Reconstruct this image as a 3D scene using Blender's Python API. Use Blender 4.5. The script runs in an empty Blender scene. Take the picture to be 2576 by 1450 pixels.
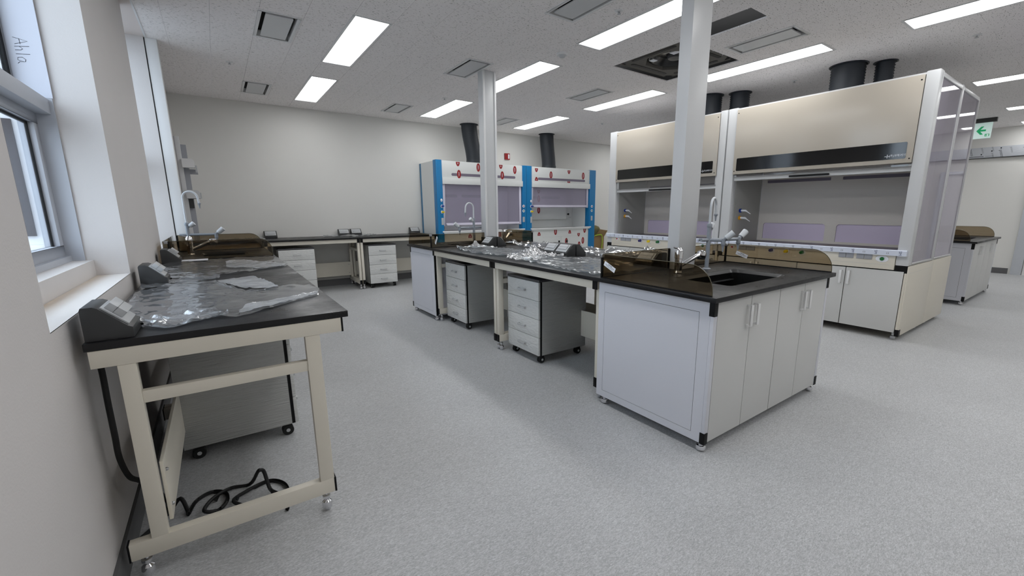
import bpy, bmesh, math, random
from mathutils import Vector, Matrix, noise
random.seed(7)
SC = bpy.context.scene
COL = SC.collection

# ---------------------------------------------------------------- camera
F_PX, CX, CY = 1079.3, 1340.36, 742.73
YAW, PITCH, ROLL = 0.627965485, 0.197310174, 0.00186955701
CAM_H = 1.358
fw = Vector((math.sin(YAW)*math.cos(PITCH), math.cos(YAW)*math.cos(PITCH), -math.sin(PITCH)))
rt = Vector((math.cos(YAW), -math.sin(YAW), 0))
dn = fw.cross(rt)
r2 = rt*math.cos(ROLL) + dn*math.sin(ROLL)
d2 = -rt*math.sin(ROLL) + dn*math.cos(ROLL)
cd = bpy.data.cameras.new('camera')
cam = bpy.data.objects.new('camera', cd); COL.objects.link(cam)
cam.matrix_world = Matrix(((r2.x, -d2.x, -fw.x, 0), (r2.y, -d2.y, -fw.y, 0), (r2.z, -d2.z, -fw.z, CAM_H), (0, 0, 0, 1)))
cd.sensor_width = 36; cd.lens = F_PX/2576*36
cd.shift_x = (1288-CX)/2576; cd.shift_y = (CY-725)/2576
cd.clip_start = 0.02; cd.clip_end = 200
SC.camera = cam
# ---------------------------------------------------------------- world, exposure
W = bpy.data.worlds.new('sky'); SC.world = W; W.use_nodes = True
wn = W.node_tree.nodes; wn.clear()
wo = wn.new('ShaderNodeOutputWorld'); wb = wn.new('ShaderNodeBackground')
wb.inputs[0].default_value = (0.80, 0.87, 1.0, 1); wb.inputs[1].default_value = 4.8
W.node_tree.links.new(wb.outputs[0], wo.inputs[0])
LIGHT = 9.3          # strength of the ceiling diffusers
SC.view_settings.view_transform = 'Standard'
SC.view_settings.look = 'None'
SC.view_settings.exposure = 0.0
SC.view_settings.gamma = 1.0
SC.view_settings.use_curve_mapping = False
SC.cycles.max_bounces = 14; SC.cycles.diffuse_bounces = 5; SC.cycles.glossy_bounces = 5
SC.cycles.transparent_max_bounces = 28; SC.cycles.transmission_bounces = 8
SC.cycles.use_denoising = True
SC.cycles.sample_clamp_indirect = 6

# ---------------------------------------------------------------- materials
def lin(c):
    return tuple((v/255/12.92 if v/255 <= .04045 else ((v/255+.055)/1.055)**2.4) for v in c)
def nodes(name):
    m = bpy.data.materials.new(name); m.use_nodes = True
    return m, m.node_tree.nodes, m.node_tree.links
def mat(name, col, rough=.5, metal=0, spec=.5, bump=None, var=None, coat=0, emit=None):
    """col in sRGB 0..255.  bump=(scale,strength,(sx,sy,sz)), var=(scale,amount)"""
    m, n, l = nodes(name); p = n['Principled BSDF']
    c = lin(col)+(1,)
    p.inputs['Base Color'].default_value = c
    p.inputs['Roughness'].default_value = rough; p.inputs['Metallic'].default_value = metal
    p.inputs['Specular IOR Level'].default_value = spec
    if coat: p.inputs['Coat Weight'].default_value = coat; p.inputs['Coat Roughness'].default_value = .08
    if emit: p.inputs['Emission Color'].default_value = lin(emit[0])+(1,); p.inputs['Emission Strength'].default_value = emit[1]
    if bump or var: tc = n.new('ShaderNodeTexCoord')
    if var:
        nz = n.new('ShaderNodeTexNoise'); nz.inputs['Scale'].default_value = var[0]; nz.inputs['Detail'].default_value = 6
        rp = n.new('ShaderNodeMapRange'); rp.inputs['To Min'].default_value = 1-var[1]; rp.inputs['To Max'].default_value = 1+var[1]
        rp.inputs['From Min'].default_value = .3; rp.inputs['From Max'].default_value = .7
        mx = n.new('ShaderNodeVectorMath'); mx.operation = 'SCALE'; mx.inputs[0].default_value = c[:3]
        l.new(tc.outputs['Object'], nz.inputs['Vector']); l.new(nz.outputs['Fac'], rp.inputs['Value'])
        l.new(rp.outputs[0], mx.inputs['Scale']); l.new(mx.outputs[0], p.inputs['Base Color'])
    if bump:
        mp = n.new('ShaderNodeMapping'); mp.inputs['Scale'].default_value = bump[2] if len(bump) > 2 else (1, 1, 1)
        nb = n.new('ShaderNodeTexNoise'); nb.inputs['Scale'].default_value = bump[0]; nb.inputs['Detail'].default_value = 4
        bp = n.new('ShaderNodeBump'); bp.inputs['Strength'].default_value = bump[1]; bp.inputs['Distance'].default_value = .01
        l.new(tc.outputs['Object'], mp.inputs['Vector']); l.new(mp.outputs[0], nb.inputs['Vector'])
        l.new(nb.outputs['Fac'], bp.inputs['Height']); l.new(bp.outputs[0], p.inputs['Normal'])
    return m
def glassy(name, tint, gloss=1.0, rough=.02, haze=0, hazecol=(1, 1, 1)):
    """thin see-through sheet: tinted transparency + fresnel reflection (+ a little diffuse haze)"""
    m, n, l = nodes(name); n.clear()
    o = n.new('ShaderNodeOutputMaterial'); t = n.new('ShaderNodeBsdfTransparent'); t.inputs[0].default_value = tint+(1,)
    g = n.new('ShaderNodeBsdfGlossy'); g.inputs['Roughness'].default_value = rough
    lw = n.new('ShaderNodeLayerWeight'); lw.inputs[0].default_value = .5
    pw = n.new('ShaderNodeMath'); pw.operation = 'POWER'; pw.inputs[1].default_value = 5; l.new(lw.outputs['Facing'], pw.inputs[0])
    fr = n.new('ShaderNodeMath'); fr.operation = 'MULTIPLY_ADD'; fr.inputs[1].default_value = .96; fr.inputs[2].default_value = .04; l.new(pw.outputs[0], fr.inputs[0])
    k = n.new('ShaderNodeMath'); k.operation = 'MULTIPLY'; k.inputs[1].default_value = gloss; k.use_clamp = True
    mx = n.new('ShaderNodeMixShader')
    l.new(fr.outputs[0], k.inputs[0]); l.new(k.outputs[0], mx.inputs[0]); l.new(g.outputs[0], mx.inputs[2])
    if haze:
        d = n.new('ShaderNodeBsdfDiffuse'); d.inputs[0].default_value = hazecol+(1,)
        m2 = n.new('ShaderNodeMixShader'); m2.inputs[0].default_value = haze
        l.new(t.outputs[0], m2.inputs[1]); l.new(d.outputs[0], m2.inputs[2]); l.new(m2.outputs[0], mx.inputs[1])
    else: l.new(t.outputs[0], mx.inputs[1])
    l.new(mx.outputs[0], o.inputs[0])
    return m

M = {}
M['wall'] = mat('wall_paint', (224, 223, 219), .75, bump=(160, .08), var=(.7, .012))
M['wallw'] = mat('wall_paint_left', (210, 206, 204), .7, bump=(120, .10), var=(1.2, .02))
def sill_mat():
    m = mat('sill_plaster', (225, 222, 218), .6, bump=(90, .1))
    n, l = m.node_tree.nodes, m.node_tree.links; p = n['Principled BSDF']
    tc = n.new('ShaderNodeTexCoord'); nz = n.new('ShaderNodeTexNoise'); nz.inputs['Scale'].default_value = 3; nz.inputs['Detail'].default_value = 5
    sx = n.new('ShaderNodeSeparateXYZ'); l.new(tc.outputs['Object'], sx.inputs[0])
    # yellowed putty along the inner edge of the sill (x < -0.53)
    mr = n.new('ShaderNodeMapRange'); mr.inputs['From Min'].default_value = -.50; mr.inputs['From Max'].default_value = -.585
    l.new(sx.outputs[0], mr.inputs[0])
    mu = n.new('ShaderNodeMath'); mu.operation = 'MULTIPLY'; l.new(mr.outputs[0], mu.inputs[0]); l.new(nz.outputs[0], mu.inputs[1]); l.new(tc.outputs['Object'], nz.inputs['Vector'])
    mx = n.new('ShaderNodeMix'); mx.data_type = 'RGBA'
    mx.inputs[6].default_value = lin((226, 223, 220))+(1,); mx.inputs[7].default_value = lin((196, 168, 128))+(1,)
    l.new(mu.outputs[0], mx.inputs[0]); l.new(mx.outputs[2], p.inputs['Base Color'])
    return m
M['sill'] = sill_mat()
def floor_mat():
    m, n, l = nodes('vinyl_floor'); p = n['Principled BSDF']
    tc = n.new('ShaderNodeTexCoord')
    a = n.new('ShaderNodeTexNoise'); a.inputs['Scale'].default_value = 130; a.inputs['Detail'].default_value = 4
    mp = n.new('ShaderNodeMapping'); mp.inputs['Scale'].default_value = (1, 2.4, 1)
    v = n.new('ShaderNodeTexVoronoi'); v.inputs['Scale'].default_value = 85
    b = n.new('ShaderNodeTexNoise'); b.inputs['Scale'].default_value = 1.3; b.inputs['Detail'].default_value = 5
    l.new(tc.outputs['Object'], mp.inputs[0]); l.new(mp.outputs[0], a.inputs['Vector']); l.new(mp.outputs[0], v.inputs['Vector']); l.new(tc.outputs['Object'], b.inputs['Vector'])
    r = n.new('ShaderNodeValToRGB'); e = r.color_ramp
    e.elements[0].position = .30; e.elements[0].color = lin((164, 165, 166))+(1,)
    e.elements[1].position = .72; e.elements[1].color = lin((202, 203, 204))+(1,)
    l.new(a.outputs[0], r.inputs[0])
    sv = n.new('ShaderNodeSeparateColor'); l.new(v.outputs['Color'], sv.inputs[0])
    rv = n.new('ShaderNodeMapRange'); rv.inputs['To Min'].default_value = .87; rv.inputs['To Max'].default_value = 1.10
    l.new(sv.outputs[0], rv.inputs[0])
    rb = n.new('ShaderNodeMapRange'); rb.inputs['To Min'].default_value = .95; rb.inputs['To Max'].default_value = 1.05; rb.inputs['From Min'].default_value = .3; rb.inputs['From Max'].default_value = .7
    l.new(b.outputs[0], rb.inputs[0])
    m1 = n.new('ShaderNodeMath'); m1.operation = 'MULTIPLY'; l.new(rv.outputs[0], m1.inputs[0]); l.new(rb.outputs[0], m1.inputs[1])
    sc = n.new('ShaderNodeVectorMath'); sc.operation = 'SCALE'; l.new(r.outputs[0], sc.inputs[0]); l.new(m1.outputs[0], sc.inputs['Scale'])
    l.new(sc.outputs[0], p.inputs['Base Color'])
    p.inputs['Roughness'].default_value = .46; p.inputs['Specular IOR Level'].default_value = .35
    bp = n.new('ShaderNodeBump'); bp.inputs['Strength'].default_value = .12; bp.inputs['Distance'].default_value = .003
    l.new(a.outputs[0], bp.inputs['Height']); l.new(bp.outputs[0], p.inputs['Normal'])
    return m
M['floor'] = floor_mat()
def tile_mat():
    m, n, l = nodes('ceiling_tile'); p = n['Principled BSDF']
    tc = n.new('ShaderNodeTexCoord')
    mp = n.new('ShaderNodeMapping'); mp.inputs['Scale'].default_value = (1, 3.2, 1); mp.inputs['Rotation'].default_value = (0, 0, .5)
    a = n.new('ShaderNodeTexNoise'); a.inputs['Scale'].default_value = 42; a.inputs['Detail'].default_value = 3; a.inputs['Roughness'].default_value = .6
    l.new(tc.outputs['Object'], mp.inputs[0]); l.new(mp.outputs[0], a.inputs['Vector'])
    r = n.new('ShaderNodeValToRGB'); e = r.color_ramp
    e.elements[0].position = .345; e.elements[0].color = lin((150, 146, 143))+(1,)
    e.elements[1].position = .385; e.elements[1].color = lin((247, 243, 242))+(1,)
    l.new(a.outputs[0], r.inputs[0]); l.new(r.outputs[0], p.inputs['Base Color'])
    p.inputs['Roughness'].default_value = .85; p.inputs['Specular IOR Level'].default_value = .2
    bp = n.new('ShaderNodeBump'); bp.inputs['Strength'].default_value = .25; bp.inputs['Distance'].default_value = .004
    l.new(r.outputs[0], bp.inputs['Height']); l.new(bp.outputs[0], p.inputs['Normal'])
    return m
M['tile'] = tile_mat()
M['plenum'] = mat('plenum_dark', (16, 16, 17), .9)
M['soffit'] = mat('soffit', (225, 215, 210), .7)
M['metalw'] = mat('white_metal', (228, 228, 228), .4)
M['trimdark'] = mat('trim_dark', (70, 74, 72), .5)
M['baseb'] = mat('baseboard_grey', (92, 92, 93), .55)
M['cream'] = mat('cream_steel', (222, 216, 202), .38, spec=.45)
M['white'] = mat('white_laminate', (214, 215, 222), .42, spec=.45, bump=(260, .02))
M['whitef'] = mat('white_door', (208, 208, 206), .42, spec=.45)
M['black'] = mat('black_plastic', (6, 6, 7), .5, spec=.25)
M['rubber'] = mat('black_rubber', (14, 14, 15), .6)
M['chrome'] = mat('chrome', (225, 225, 228), .08, metal=1)
M['steel'] = mat('brushed_steel', (190, 192, 195), .28, metal=1)
M['zinc'] = mat('painted_grey_tube', (146, 152, 160), .3)
M['knob'] = mat('pale_grey_knob', (206, 210, 214), .35)
def top_mat():
    m = mat('black_resin_top', (24, 24, 26), .34, spec=.36, bump=(220, .05))
    n, l = m.node_tree.nodes, m.node_tree.links; p = n['Principled BSDF']
    tc = n.new('ShaderNodeTexCoord'); nz = n.new('ShaderNodeTexNoise'); nz.inputs['Scale'].default_value = 5; nz.inputs['Detail'].default_value = 8; nz.inputs['Roughness'].default_value = .7
    l.new(tc.outputs['Object'], nz.inputs['Vector'])
    r = n.new('ShaderNodeMapRange'); r.inputs['From Min'].default_value = .35; r.inputs['From Max'].default_value = .7; r.inputs['To Min'].default_value = .26; r.inputs['To Max'].default_value = .5
    l.new(nz.outputs[0], r.inputs[0]); l.new(r.outputs[0], p.inputs['Roughness'])
    mx = n.new('ShaderNodeMix'); mx.data_type = 'RGBA'; mx.inputs[6].default_value = lin((15, 15, 17))+(1,); mx.inputs[7].default_value = lin((30, 30, 32))+(1,)
    l.new(nz.outputs[0], mx.inputs[0]); l.new(mx.outputs[2], p.inputs['Base Color'])
    return m
M['top'] = top_mat()
M['basin'] = mat('basin_black', (10, 10, 11), .3)
M['smoke'] = glassy('smoked_acrylic', (.62, .56, .47), 1.0)
M['edge'] = mat('acrylic_edge', (92, 88, 74), .2)
M['glass'] = glassy('window_glass', (.93, .97, .98), 1.0, .0)
M['poly'] = glassy('violet_polycarbonate', (.82, .78, .86), 1.15, .03, haze=.42, hazecol=lin((206, 200, 214)))
M['sash'] = glassy('sash_glass', (.80, .80, .80), 1.0, .03, haze=.05)
M['sashv'] = glassy('sash_violet', (.86, .83, .90), .8, .05, haze=.30, hazecol=lin((190, 184, 202)))
M['violet'] = mat('violet_sheet', (218, 206, 230), .35)
M['violetd'] = mat('violet_dark', (120, 112, 128), .4)
M['hoodc'] = mat('hood_cream_gloss', (190, 182, 169), .22, spec=.6, bump=(2.2, .05))
M['hoodw'] = mat('hood_white', (206, 207, 208), .35)
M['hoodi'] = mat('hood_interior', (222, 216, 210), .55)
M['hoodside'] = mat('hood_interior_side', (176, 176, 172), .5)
M['worksurf'] = mat('hood_work_surface', (74, 62, 74), .35)
M['blackgl'] = mat('black_gloss_glass', (9, 10, 11), .08, spec=.6)
M['blue'] = mat('blue_paint', (0, 118, 176), .35)
M['bluedk'] = mat('blue_paint_side', (40, 120, 165), .35)
M['bhw'] = mat('bluehood_white', (226, 228, 226), .3)
M['pvc'] = mat('pvc_white', (222, 218, 232), .3)
M['grey'] = mat('grey_plate', (158, 160, 166), .4)
M['greyd'] = mat('dark_grey_plastic', (52, 53, 54), .42)
M['greyl'] = mat('light_grey_plastic', (184, 186, 188), .38)
M['duct'] = mat('flex_duct', (42, 47, 54), .5)
M['ductc'] = mat('duct_collar', (60, 64, 68), .4, metal=.3)
M['red'] = mat('red_logo', (150, 18, 22), .45)
M['redb'] = mat('red_button', (176, 40, 36), .4)
M['paper'] = mat('white_sticker', (236, 238, 244), .5)
M['ink'] = mat('ink_dark', (34, 36, 46), .7)
M['inkb'] = mat('ink_blue', (40, 50, 96), .7)
M['inkg'] = mat('ink_grey', (120, 122, 128), .7)
M['purple'] = mat('valve_purple', (44, 40, 104), .35)
M['yellow'] = mat('valve_yellow', (228, 200, 20), .35)
M['green'] = mat('valve_green', (24, 104, 50), .35)
M['bluev'] = mat('valve_blue', (18, 50, 140), .35)
M['orange'] = mat('valve_orange', (224, 160, 30), .35)
M['exitg'] = mat('exit_green', (0, 150, 92), .5, emit=((0, 150, 92), .35))
M['exitw'] = mat('exit_white', (196, 214, 210), .5, emit=((196, 220, 214), .35))
M['card'] = mat('cardboard', (150, 122, 84), .8)
M['bag'] = mat('olive_fabric', (112, 106, 70), .9, bump=(20, .6))
M['lime'] = mat('lime_strap', (170, 200, 60), .7)
M['facade'] = mat('facade_white', (236, 236, 238), .7)
M['facadeb'] = mat('facade_blue', (176, 196, 226), .4)
M['dirt'] = mat('dark_brown', (52, 42, 44), .8)
M['alu'] = mat('window_aluminium', (182, 186, 194), .4)
M['bluefilm'] = mat('blue_protective_film', (206, 210, 222), .3)
M['ground'] = mat('outdoor_ground', (150, 148, 144), .9)
M['pfilm'] = mat('printed_film', (196, 200, 206), .25, bump=(14, .35, (1, 1, 4)))
M['stripf'] = mat('strip_film', (216, 222, 236), .2)
M['wire'] = mat('loose_wire', (205, 205, 205), .4)
M['fan'] = mat('fan_dark', (24, 25, 27), .25)
M['casset'] = mat('cassette_foam', (98, 95, 90), .8)
M['rust'] = mat('stain_brown', (150, 110, 70), .9)
# stretch film over pedestals
def wrap_mat(name, col, strength=.5, sc=(1.2, 1.2, 26)):
    m = mat(name, col, .22, spec=.5, bump=(6, strength, sc)); m.node_tree.nodes['Principled BSDF'].inputs['Coat Weight'].default_value = .5
    m.node_tree.nodes['Principled BSDF'].inputs['Coat Roughness'].default_value = .12
    return m
M['wrap'] = wrap_mat('stretch_wrapped_laminate', (176, 177, 174), .8, (1.2, 1.2, 30))
M['wrapf'] = wrap_mat('wrapped_drawer_front', (214, 215, 213), .8, (3, 3, 9))
M['topw'] = wrap_mat('wrapped_dark_top', (62, 62, 66), .4)
M['wraph'] = wrap_mat('wrapped_handle', (190, 191, 192), .4)
def film_mat(name, alpha=.22, white=.16, bsc=22, bstr=.45, tint=(.93, .95, .97), rough=.17):
    m, n, l = nodes(name); n.clear()
    o = n.new('ShaderNodeOutputMaterial'); t = n.new('ShaderNodeBsdfTransparent'); t.inputs[0].default_value = tint+(1,)
    g = n.new('ShaderNodeBsdfGlossy'); g.inputs['Roughness'].default_value = rough
    d = n.new('ShaderNodeBsdfDiffuse'); d.inputs[0].default_value = (.8, .82, .85, 1)
    tc = n.new('ShaderNodeTexCoord'); nz = n.new('ShaderNodeTexNoise'); nz.inputs['Scale'].default_value = bsc; nz.inputs['Detail'].default_value = 5
    mp = n.new('ShaderNodeMapping'); mp.inputs['Scale'].default_value = (1, .35, 1); mp.inputs['Rotation'].default_value = (0, 0, .7)
    l.new(tc.outputs['Object'], mp.inputs[0]); l.new(mp.outputs[0], nz.inputs['Vector'])
    b = n.new('ShaderNodeBump'); b.inputs['Strength'].default_value = bstr; b.inputs['Distance'].default_value = .008
    l.new(nz.outputs[0], b.inputs['Height'])
    for s in (g, d): l.new(b.outputs[0], s.inputs['Normal'])
    gd = n.new('ShaderNodeMixShader'); gd.inputs[0].default_value = white
    l.new(g.outputs[0], gd.inputs[1]); l.new(d.outputs[0], gd.inputs[2])
    lw = n.new('ShaderNodeLayerWeight'); lw.inputs[0].default_value = .35; l.new(b.outputs[0], lw.inputs['Normal'])
    n2 = n.new('ShaderNodeTexNoise'); n2.inputs['Scale'].default_value = 7; n2.inputs['Detail'].default_value = 3; l.new(tc.outputs['Object'], n2.inputs['Vector'])
    r = n.new('ShaderNodeMapRange'); r.inputs['From Min'].default_value = .35; r.inputs['From Max'].default_value = .7
    r.inputs['To Min'].default_value = alpha*.55; r.inputs['To Max'].default_value = alpha*1.5
    l.new(n2.outputs[0], r.inputs[0])
    ad = n.new('ShaderNodeMath'); ad.operation = 'MULTIPLY_ADD'; ad.inputs[1].default_value = .45; ad.use_clamp = True
    l.new(lw.outputs['Facing'], ad.inputs[0]); l.new(r.outputs[0], ad.inputs[2])
    mx = n.new('ShaderNodeMixShader'); l.new(ad.outputs[0], mx.inputs[0]); l.new(t.outputs[0], mx.inputs[1]); l.new(gd.outputs[0], mx.inputs[2])
    l.new(mx.outputs[0], o.inputs[0])
    return m
M['film'] = film_mat('clear_film', .18, .10, 9, .3, rough=.06)
M['filmc'] = film_mat('clear_film_creased', .20, .14, 26, .7)
M['filmw'] = film_mat('clear_film_folded', .34, .3)
M['filmb'] = film_mat('clear_film_bluish', .20, .12, 14, .4, tint=(.84, .94, 1.0))
def emit_mat(name, col, s):
    m, n, l = nodes(name); n.clear(); o = n.new('ShaderNodeOutputMaterial'); e = n.new('ShaderNodeEmission')
    e.inputs[0].default_value = col+(1,); e.inputs[1].default_value = s; l.new(e.outputs[0], o.inputs[0]); return m
M['lamp'] = emit_mat('lamp_diffuser', (.985, .995, 1.0), LIGHT)

# ---------------------------------------------------------------- mesh builder
class MB:
    def __init__(s, T=None): s.v = []; s.f = []; s.T = T; s.sm = False
    def add(s, vs, fs):
        o = len(s.v); s.v += [tuple(s.T @ Vector(p)) if s.T else tuple(p) for p in vs]; s.f += [[i+o for i in f] for f in fs]; return s
    def box(s, x0, x1, y0, y1, z0, z1):
        x0, x1 = sorted((x0, x1)); y0, y1 = sorted((y0, y1)); z0, z1 = sorted((z0, z1))
        return s.add([(x, y, z) for z in (z0, z1) for y in (y0, y1) for x in (x0, x1)],
                     [(0, 2, 3, 1), (4, 5, 7, 6), (0, 1, 5, 4), (2, 6, 7, 3), (0, 4, 6, 2), (1, 3, 7, 5)])
    def prism(s, pts, ax, a0, a1):
        """pts 2-D outline (counter-clockwise), extruded along axis 'x','y' or 'z' from a0 to a1"""
        def P(p, a): return {'x': (a, p[0], p[1]), 'y': (p[0], a, p[1]), 'z': (p[0], p[1], a)}[ax]
        n = len(pts); vs = [P(p, a0) for p in pts]+[P(p, a1) for p in pts]
        return s.add(vs, [list(range(n))[::-1], list(range(n, 2*n))]+[(i, (i+1) % n, n+(i+1) % n, n+i) for i in range(n)])
    def cyl(s, p0, p1, r, r1=None, n=14):
        return s.tube([p0, p1], r, n, r1)
    def tube(s, path, r, n=10, r1=None):
        path = [Vector(p) for p in path]; vs = []; fs = []; m = len(path); up = None
        for i, p in enumerate(path):
            t = ((path[min(i+1, m-1)]-path[max(i-1, 0)])).normalized()
            if up is None:
                up = t.orthogonal().normalized()
            up = (up-t*up.dot(t)).normalized(); sd = t.cross(up)
            rr = r if r1 is None else r+(r1-r)*i/(m-1)
            for k in range(n):
                a = 2*math.pi*k/n; vs.append(p+(up*math.cos(a)+sd*math.sin(a))*rr)
        for i in range(m-1):
            for k in range(n):
                fs.append((i*n+k, i*n+(k+1) % n, (i+1)*n+(k+1) % n, (i+1)*n+k))
        fs += [list(range(n))[::-1], [(m-1)*n+k for k in range(n)]]
        s.sm = True; return s.add(vs, fs)
    def lathe(s, prof, c, ax='z', n=20):
        vs = []; fs = []; m = len(prof)
        for r, h in prof:
            for k in range(n):
                a = 2*math.pi*k/n; u, w = r*math.cos(a), r*math.sin(a)
                q = {'z': (u, w, h), 'x': (h, u, w), 'y': (w, h, u)}[ax]
                vs.append((c[0]+q[0], c[1]+q[1], c[2]+q[2]))
        for i in range(m-1):
            for k in range(n): fs.append((i*n+k, i*n+(k+1) % n, (i+1)*n+(k+1) % n, (i+1)*n+k))
        fs += [list(range(n))[::-1], [(m-1)*n+k for k in range(n)]]
        s.sm = True; return s.add(vs, fs)
    def ring(s, x0, x1, y0, y1, z0, z1, w):
        """flat rectangular ring in the XY plane"""
        s.box(x0, x1, y0, y0+w, z0, z1); s.box(x0, x1, y1-w, y1, z0, z1)
        s.box(x0, x0+w, y0+w, y1-w, z0, z1); return s.box(x1-w, x1, y0+w, y1-w, z0, z1)
def rrect(x0, x1, y0, y1, r, n=5, corners=(1, 1, 1, 1)):
    """rounded rectangle outline ccw; corners = (bl, br, tr, tl)"""
    out = []
    for (cx, cy, a0, on, px, py) in ((x0+r, y0+r, 180, corners[0], x0, y0), (x1-r, y0+r, 270, corners[1], x1, y0), (x1-r, y1-r, 0, corners[2], x1, y1), (x0+r, y1-r, 90, corners[3], x0, y1)):
        if not on: out.append((px, py)); continue
        for i in range(n+1):
            a = math.radians(a0+90*i/n); out.append((cx+r*math.cos(a), cy+r*math.sin(a)))
    return out
def ellipse(cx, cy, a, b, n=20): return [(cx+a*math.cos(2*math.pi*i/n), cy+b*math.sin(2*math.pi*i/n)) for i in range(n)]

def link(name, mesh, parent=None):
    o = bpy.data.objects.new(name, mesh); COL.objects.link(o)
    if parent is not None: o.parent = parent
    return o
def wloc(p):
    l = Vector((0, 0, 0))
    while p is not None: l = l+p.location; p = p.parent
    return l
FZ = -.02            # floor level
def part(name, mb, m, parent=None, label=None, bevel=0, kind=None, smooth=None):
    if name == 'glide': mb.v = [(a, b, c if c > .07 else FZ+(c/.07)*(.07-FZ)) for a, b, c in mb.v]
    else: mb.v = [(a, b, FZ if abs(c) < .0006 else c) for a, b, c in mb.v]
    me = bpy.data.meshes.new(name); off = wloc(parent)
    me.from_pydata([(a-off.x, b-off.y, c-off.z) for a, b, c in mb.v], [], mb.f)
    bm = bmesh.new(); bm.from_mesh(me); bmesh.ops.recalc_face_normals(bm, faces=bm.faces)
    if bevel:
        bmesh.ops.remove_doubles(bm, verts=bm.verts, dist=1e-6)
        es = [e for e in bm.edges if len(e.link_faces) == 2 and e.calc_face_angle(0) > .6]
        bmesh.ops.bevel(bm, geom=es, offset=bevel, segments=2, affect='EDGES', profile=.6, clamp_overlap=True)
    bm.to_mesh(me); bm.free()
    me.materials.append(M[m] if isinstance(m, str) else m)
    if mb.sm or bevel or smooth:
        me.polygons.foreach_set('use_smooth', [True]*len(me.polygons)); me.set_sharp_from_angle(angle=.6)
    o = link(name, me, parent)
    if label: o['label'] = label
    if kind: o['kind'] = kind
    return o
def thing(name, label, cat, loc=(0, 0, 0), group=None):
    o = link(name, None); o.location = (loc[0], loc[1], -.02 if loc[2] == 0 else loc[2]); o['label'] = label; o['category'] = cat
    o.empty_display_size = .05
    if group: o['group'] = group
    return o
def tag(o, label, cat, group=None):
    o['label'] = label; o['category'] = cat
    if group: o['group'] = group
    return o
def struct(name, mb, m, parent=None, **k):
    o = part(name, mb, m, parent, **k)
    if parent is None: o['kind'] = 'structure'
    return o
def write(name, s, size, origin, xdir, ydir, m, parent, ext=.0004, font=None, align='CENTER'):
    cu = bpy.data.curves.new(name, 'FONT'); cu.body = s; cu.size = size; cu.extrude = ext; cu.align_x = align; cu.align_y = 'CENTER'
    tmp = bpy.data.objects.new('tmp', cu); COL.objects.link(tmp)
    dg = bpy.context.evaluated_depsgraph_get(); me = bpy.data.meshes.new_from_object(tmp.evaluated_get(dg))
    bpy.data.objects.remove(tmp)
    x = Vector(xdir).normalized(); y = Vector(ydir).normalized(); z = x.cross(y)
    mt = Matrix(((x.x, y.x, z.x, origin[0]), (x.y, y.y, z.y, origin[1]), (x.z, y.z, z.z, origin[2]), (0, 0, 0, 1)))
    me.transform(mt); me.transform(Matrix.Translation(-wloc(parent)))
    me.name = name; me.materials.clear(); me.materials.append(M[m])
    return link(name, me, parent)
# ================================================================ ROOM
CH = 3.03
YF, XE, YB, XW = 8.5, 13.6, -3.2, -0.44
struct('floor', MB().box(-.70, XE+.2, YB-.2, YF+.2, -.14, FZ), 'floor')
struct('wall_far', MB().box(-.9, XE+.2, YF, YF+.2, 0, 3.75), 'wall')
struct('wall_right', MB().box(XE, XE+.2, YB, YF, 0, 3.75), 'wall')
struct('wall_back', MB().box(-.9, XE+.2, YB-.2, YB, 0, 3.75), 'wall')
wl = MB()
wl.box(-.70, XW, YB, 1.84, 0, CH)
wl.box(-.70, XW, 1.84, 3.367, 0, .996)
wl.box(-.70, -.58, 1.84, 3.367, .996, 1.086)
wl.box(-.70, XW, 3.367, 5.2, 0, CH)
wl.box(-.70, XW, 5.2, 5.99, 0, 1.0)
wl.box(-.70, -.375, 5.99, 6.22, 1.0, CH)
wl.box(-.70, XW, 5.99, YF, 0, 1.0)
wl.box(-.70, XW, 6.22, YF, 1.0, CH)
struct('wall_left', wl, 'wallw')
struct('trim_1', MB().box(-.56, -.4405, 1.842, 3.365, .996, .9985).box(-.578, -.4405, 1.842, 3.365, .9962, .999), 'sill')
struct('trim_2', MB().box(-.366, -.275, 6.0, 6.16, .9, CH-.001), 'metalw', bevel=.002)
struct('trim_3', MB().box(-.3749, -.3661, 6.012, 6.10, .9, CH-.001), 'trimdark')
struct('trim_4', MB().box(-.76, -.362, YB, YF, CH, CH+.05), 'soffit')
struct('trim_5', MB().box(-.364, -.350, YB, YF, CH-.006, CH+.02), 'metalw')
struct('baseboard_left', MB().box(XW, XW+.012, YB, YF, 0, .1), 'baseb')
struct('baseboard_right', MB().box(XE-.012, XE, 1.40, YF, 0, .1), 'baseb')
struct('baseboard_far', MB().box(XW, XE, YF-.012, YF, 0, .1), 'baseb')
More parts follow.
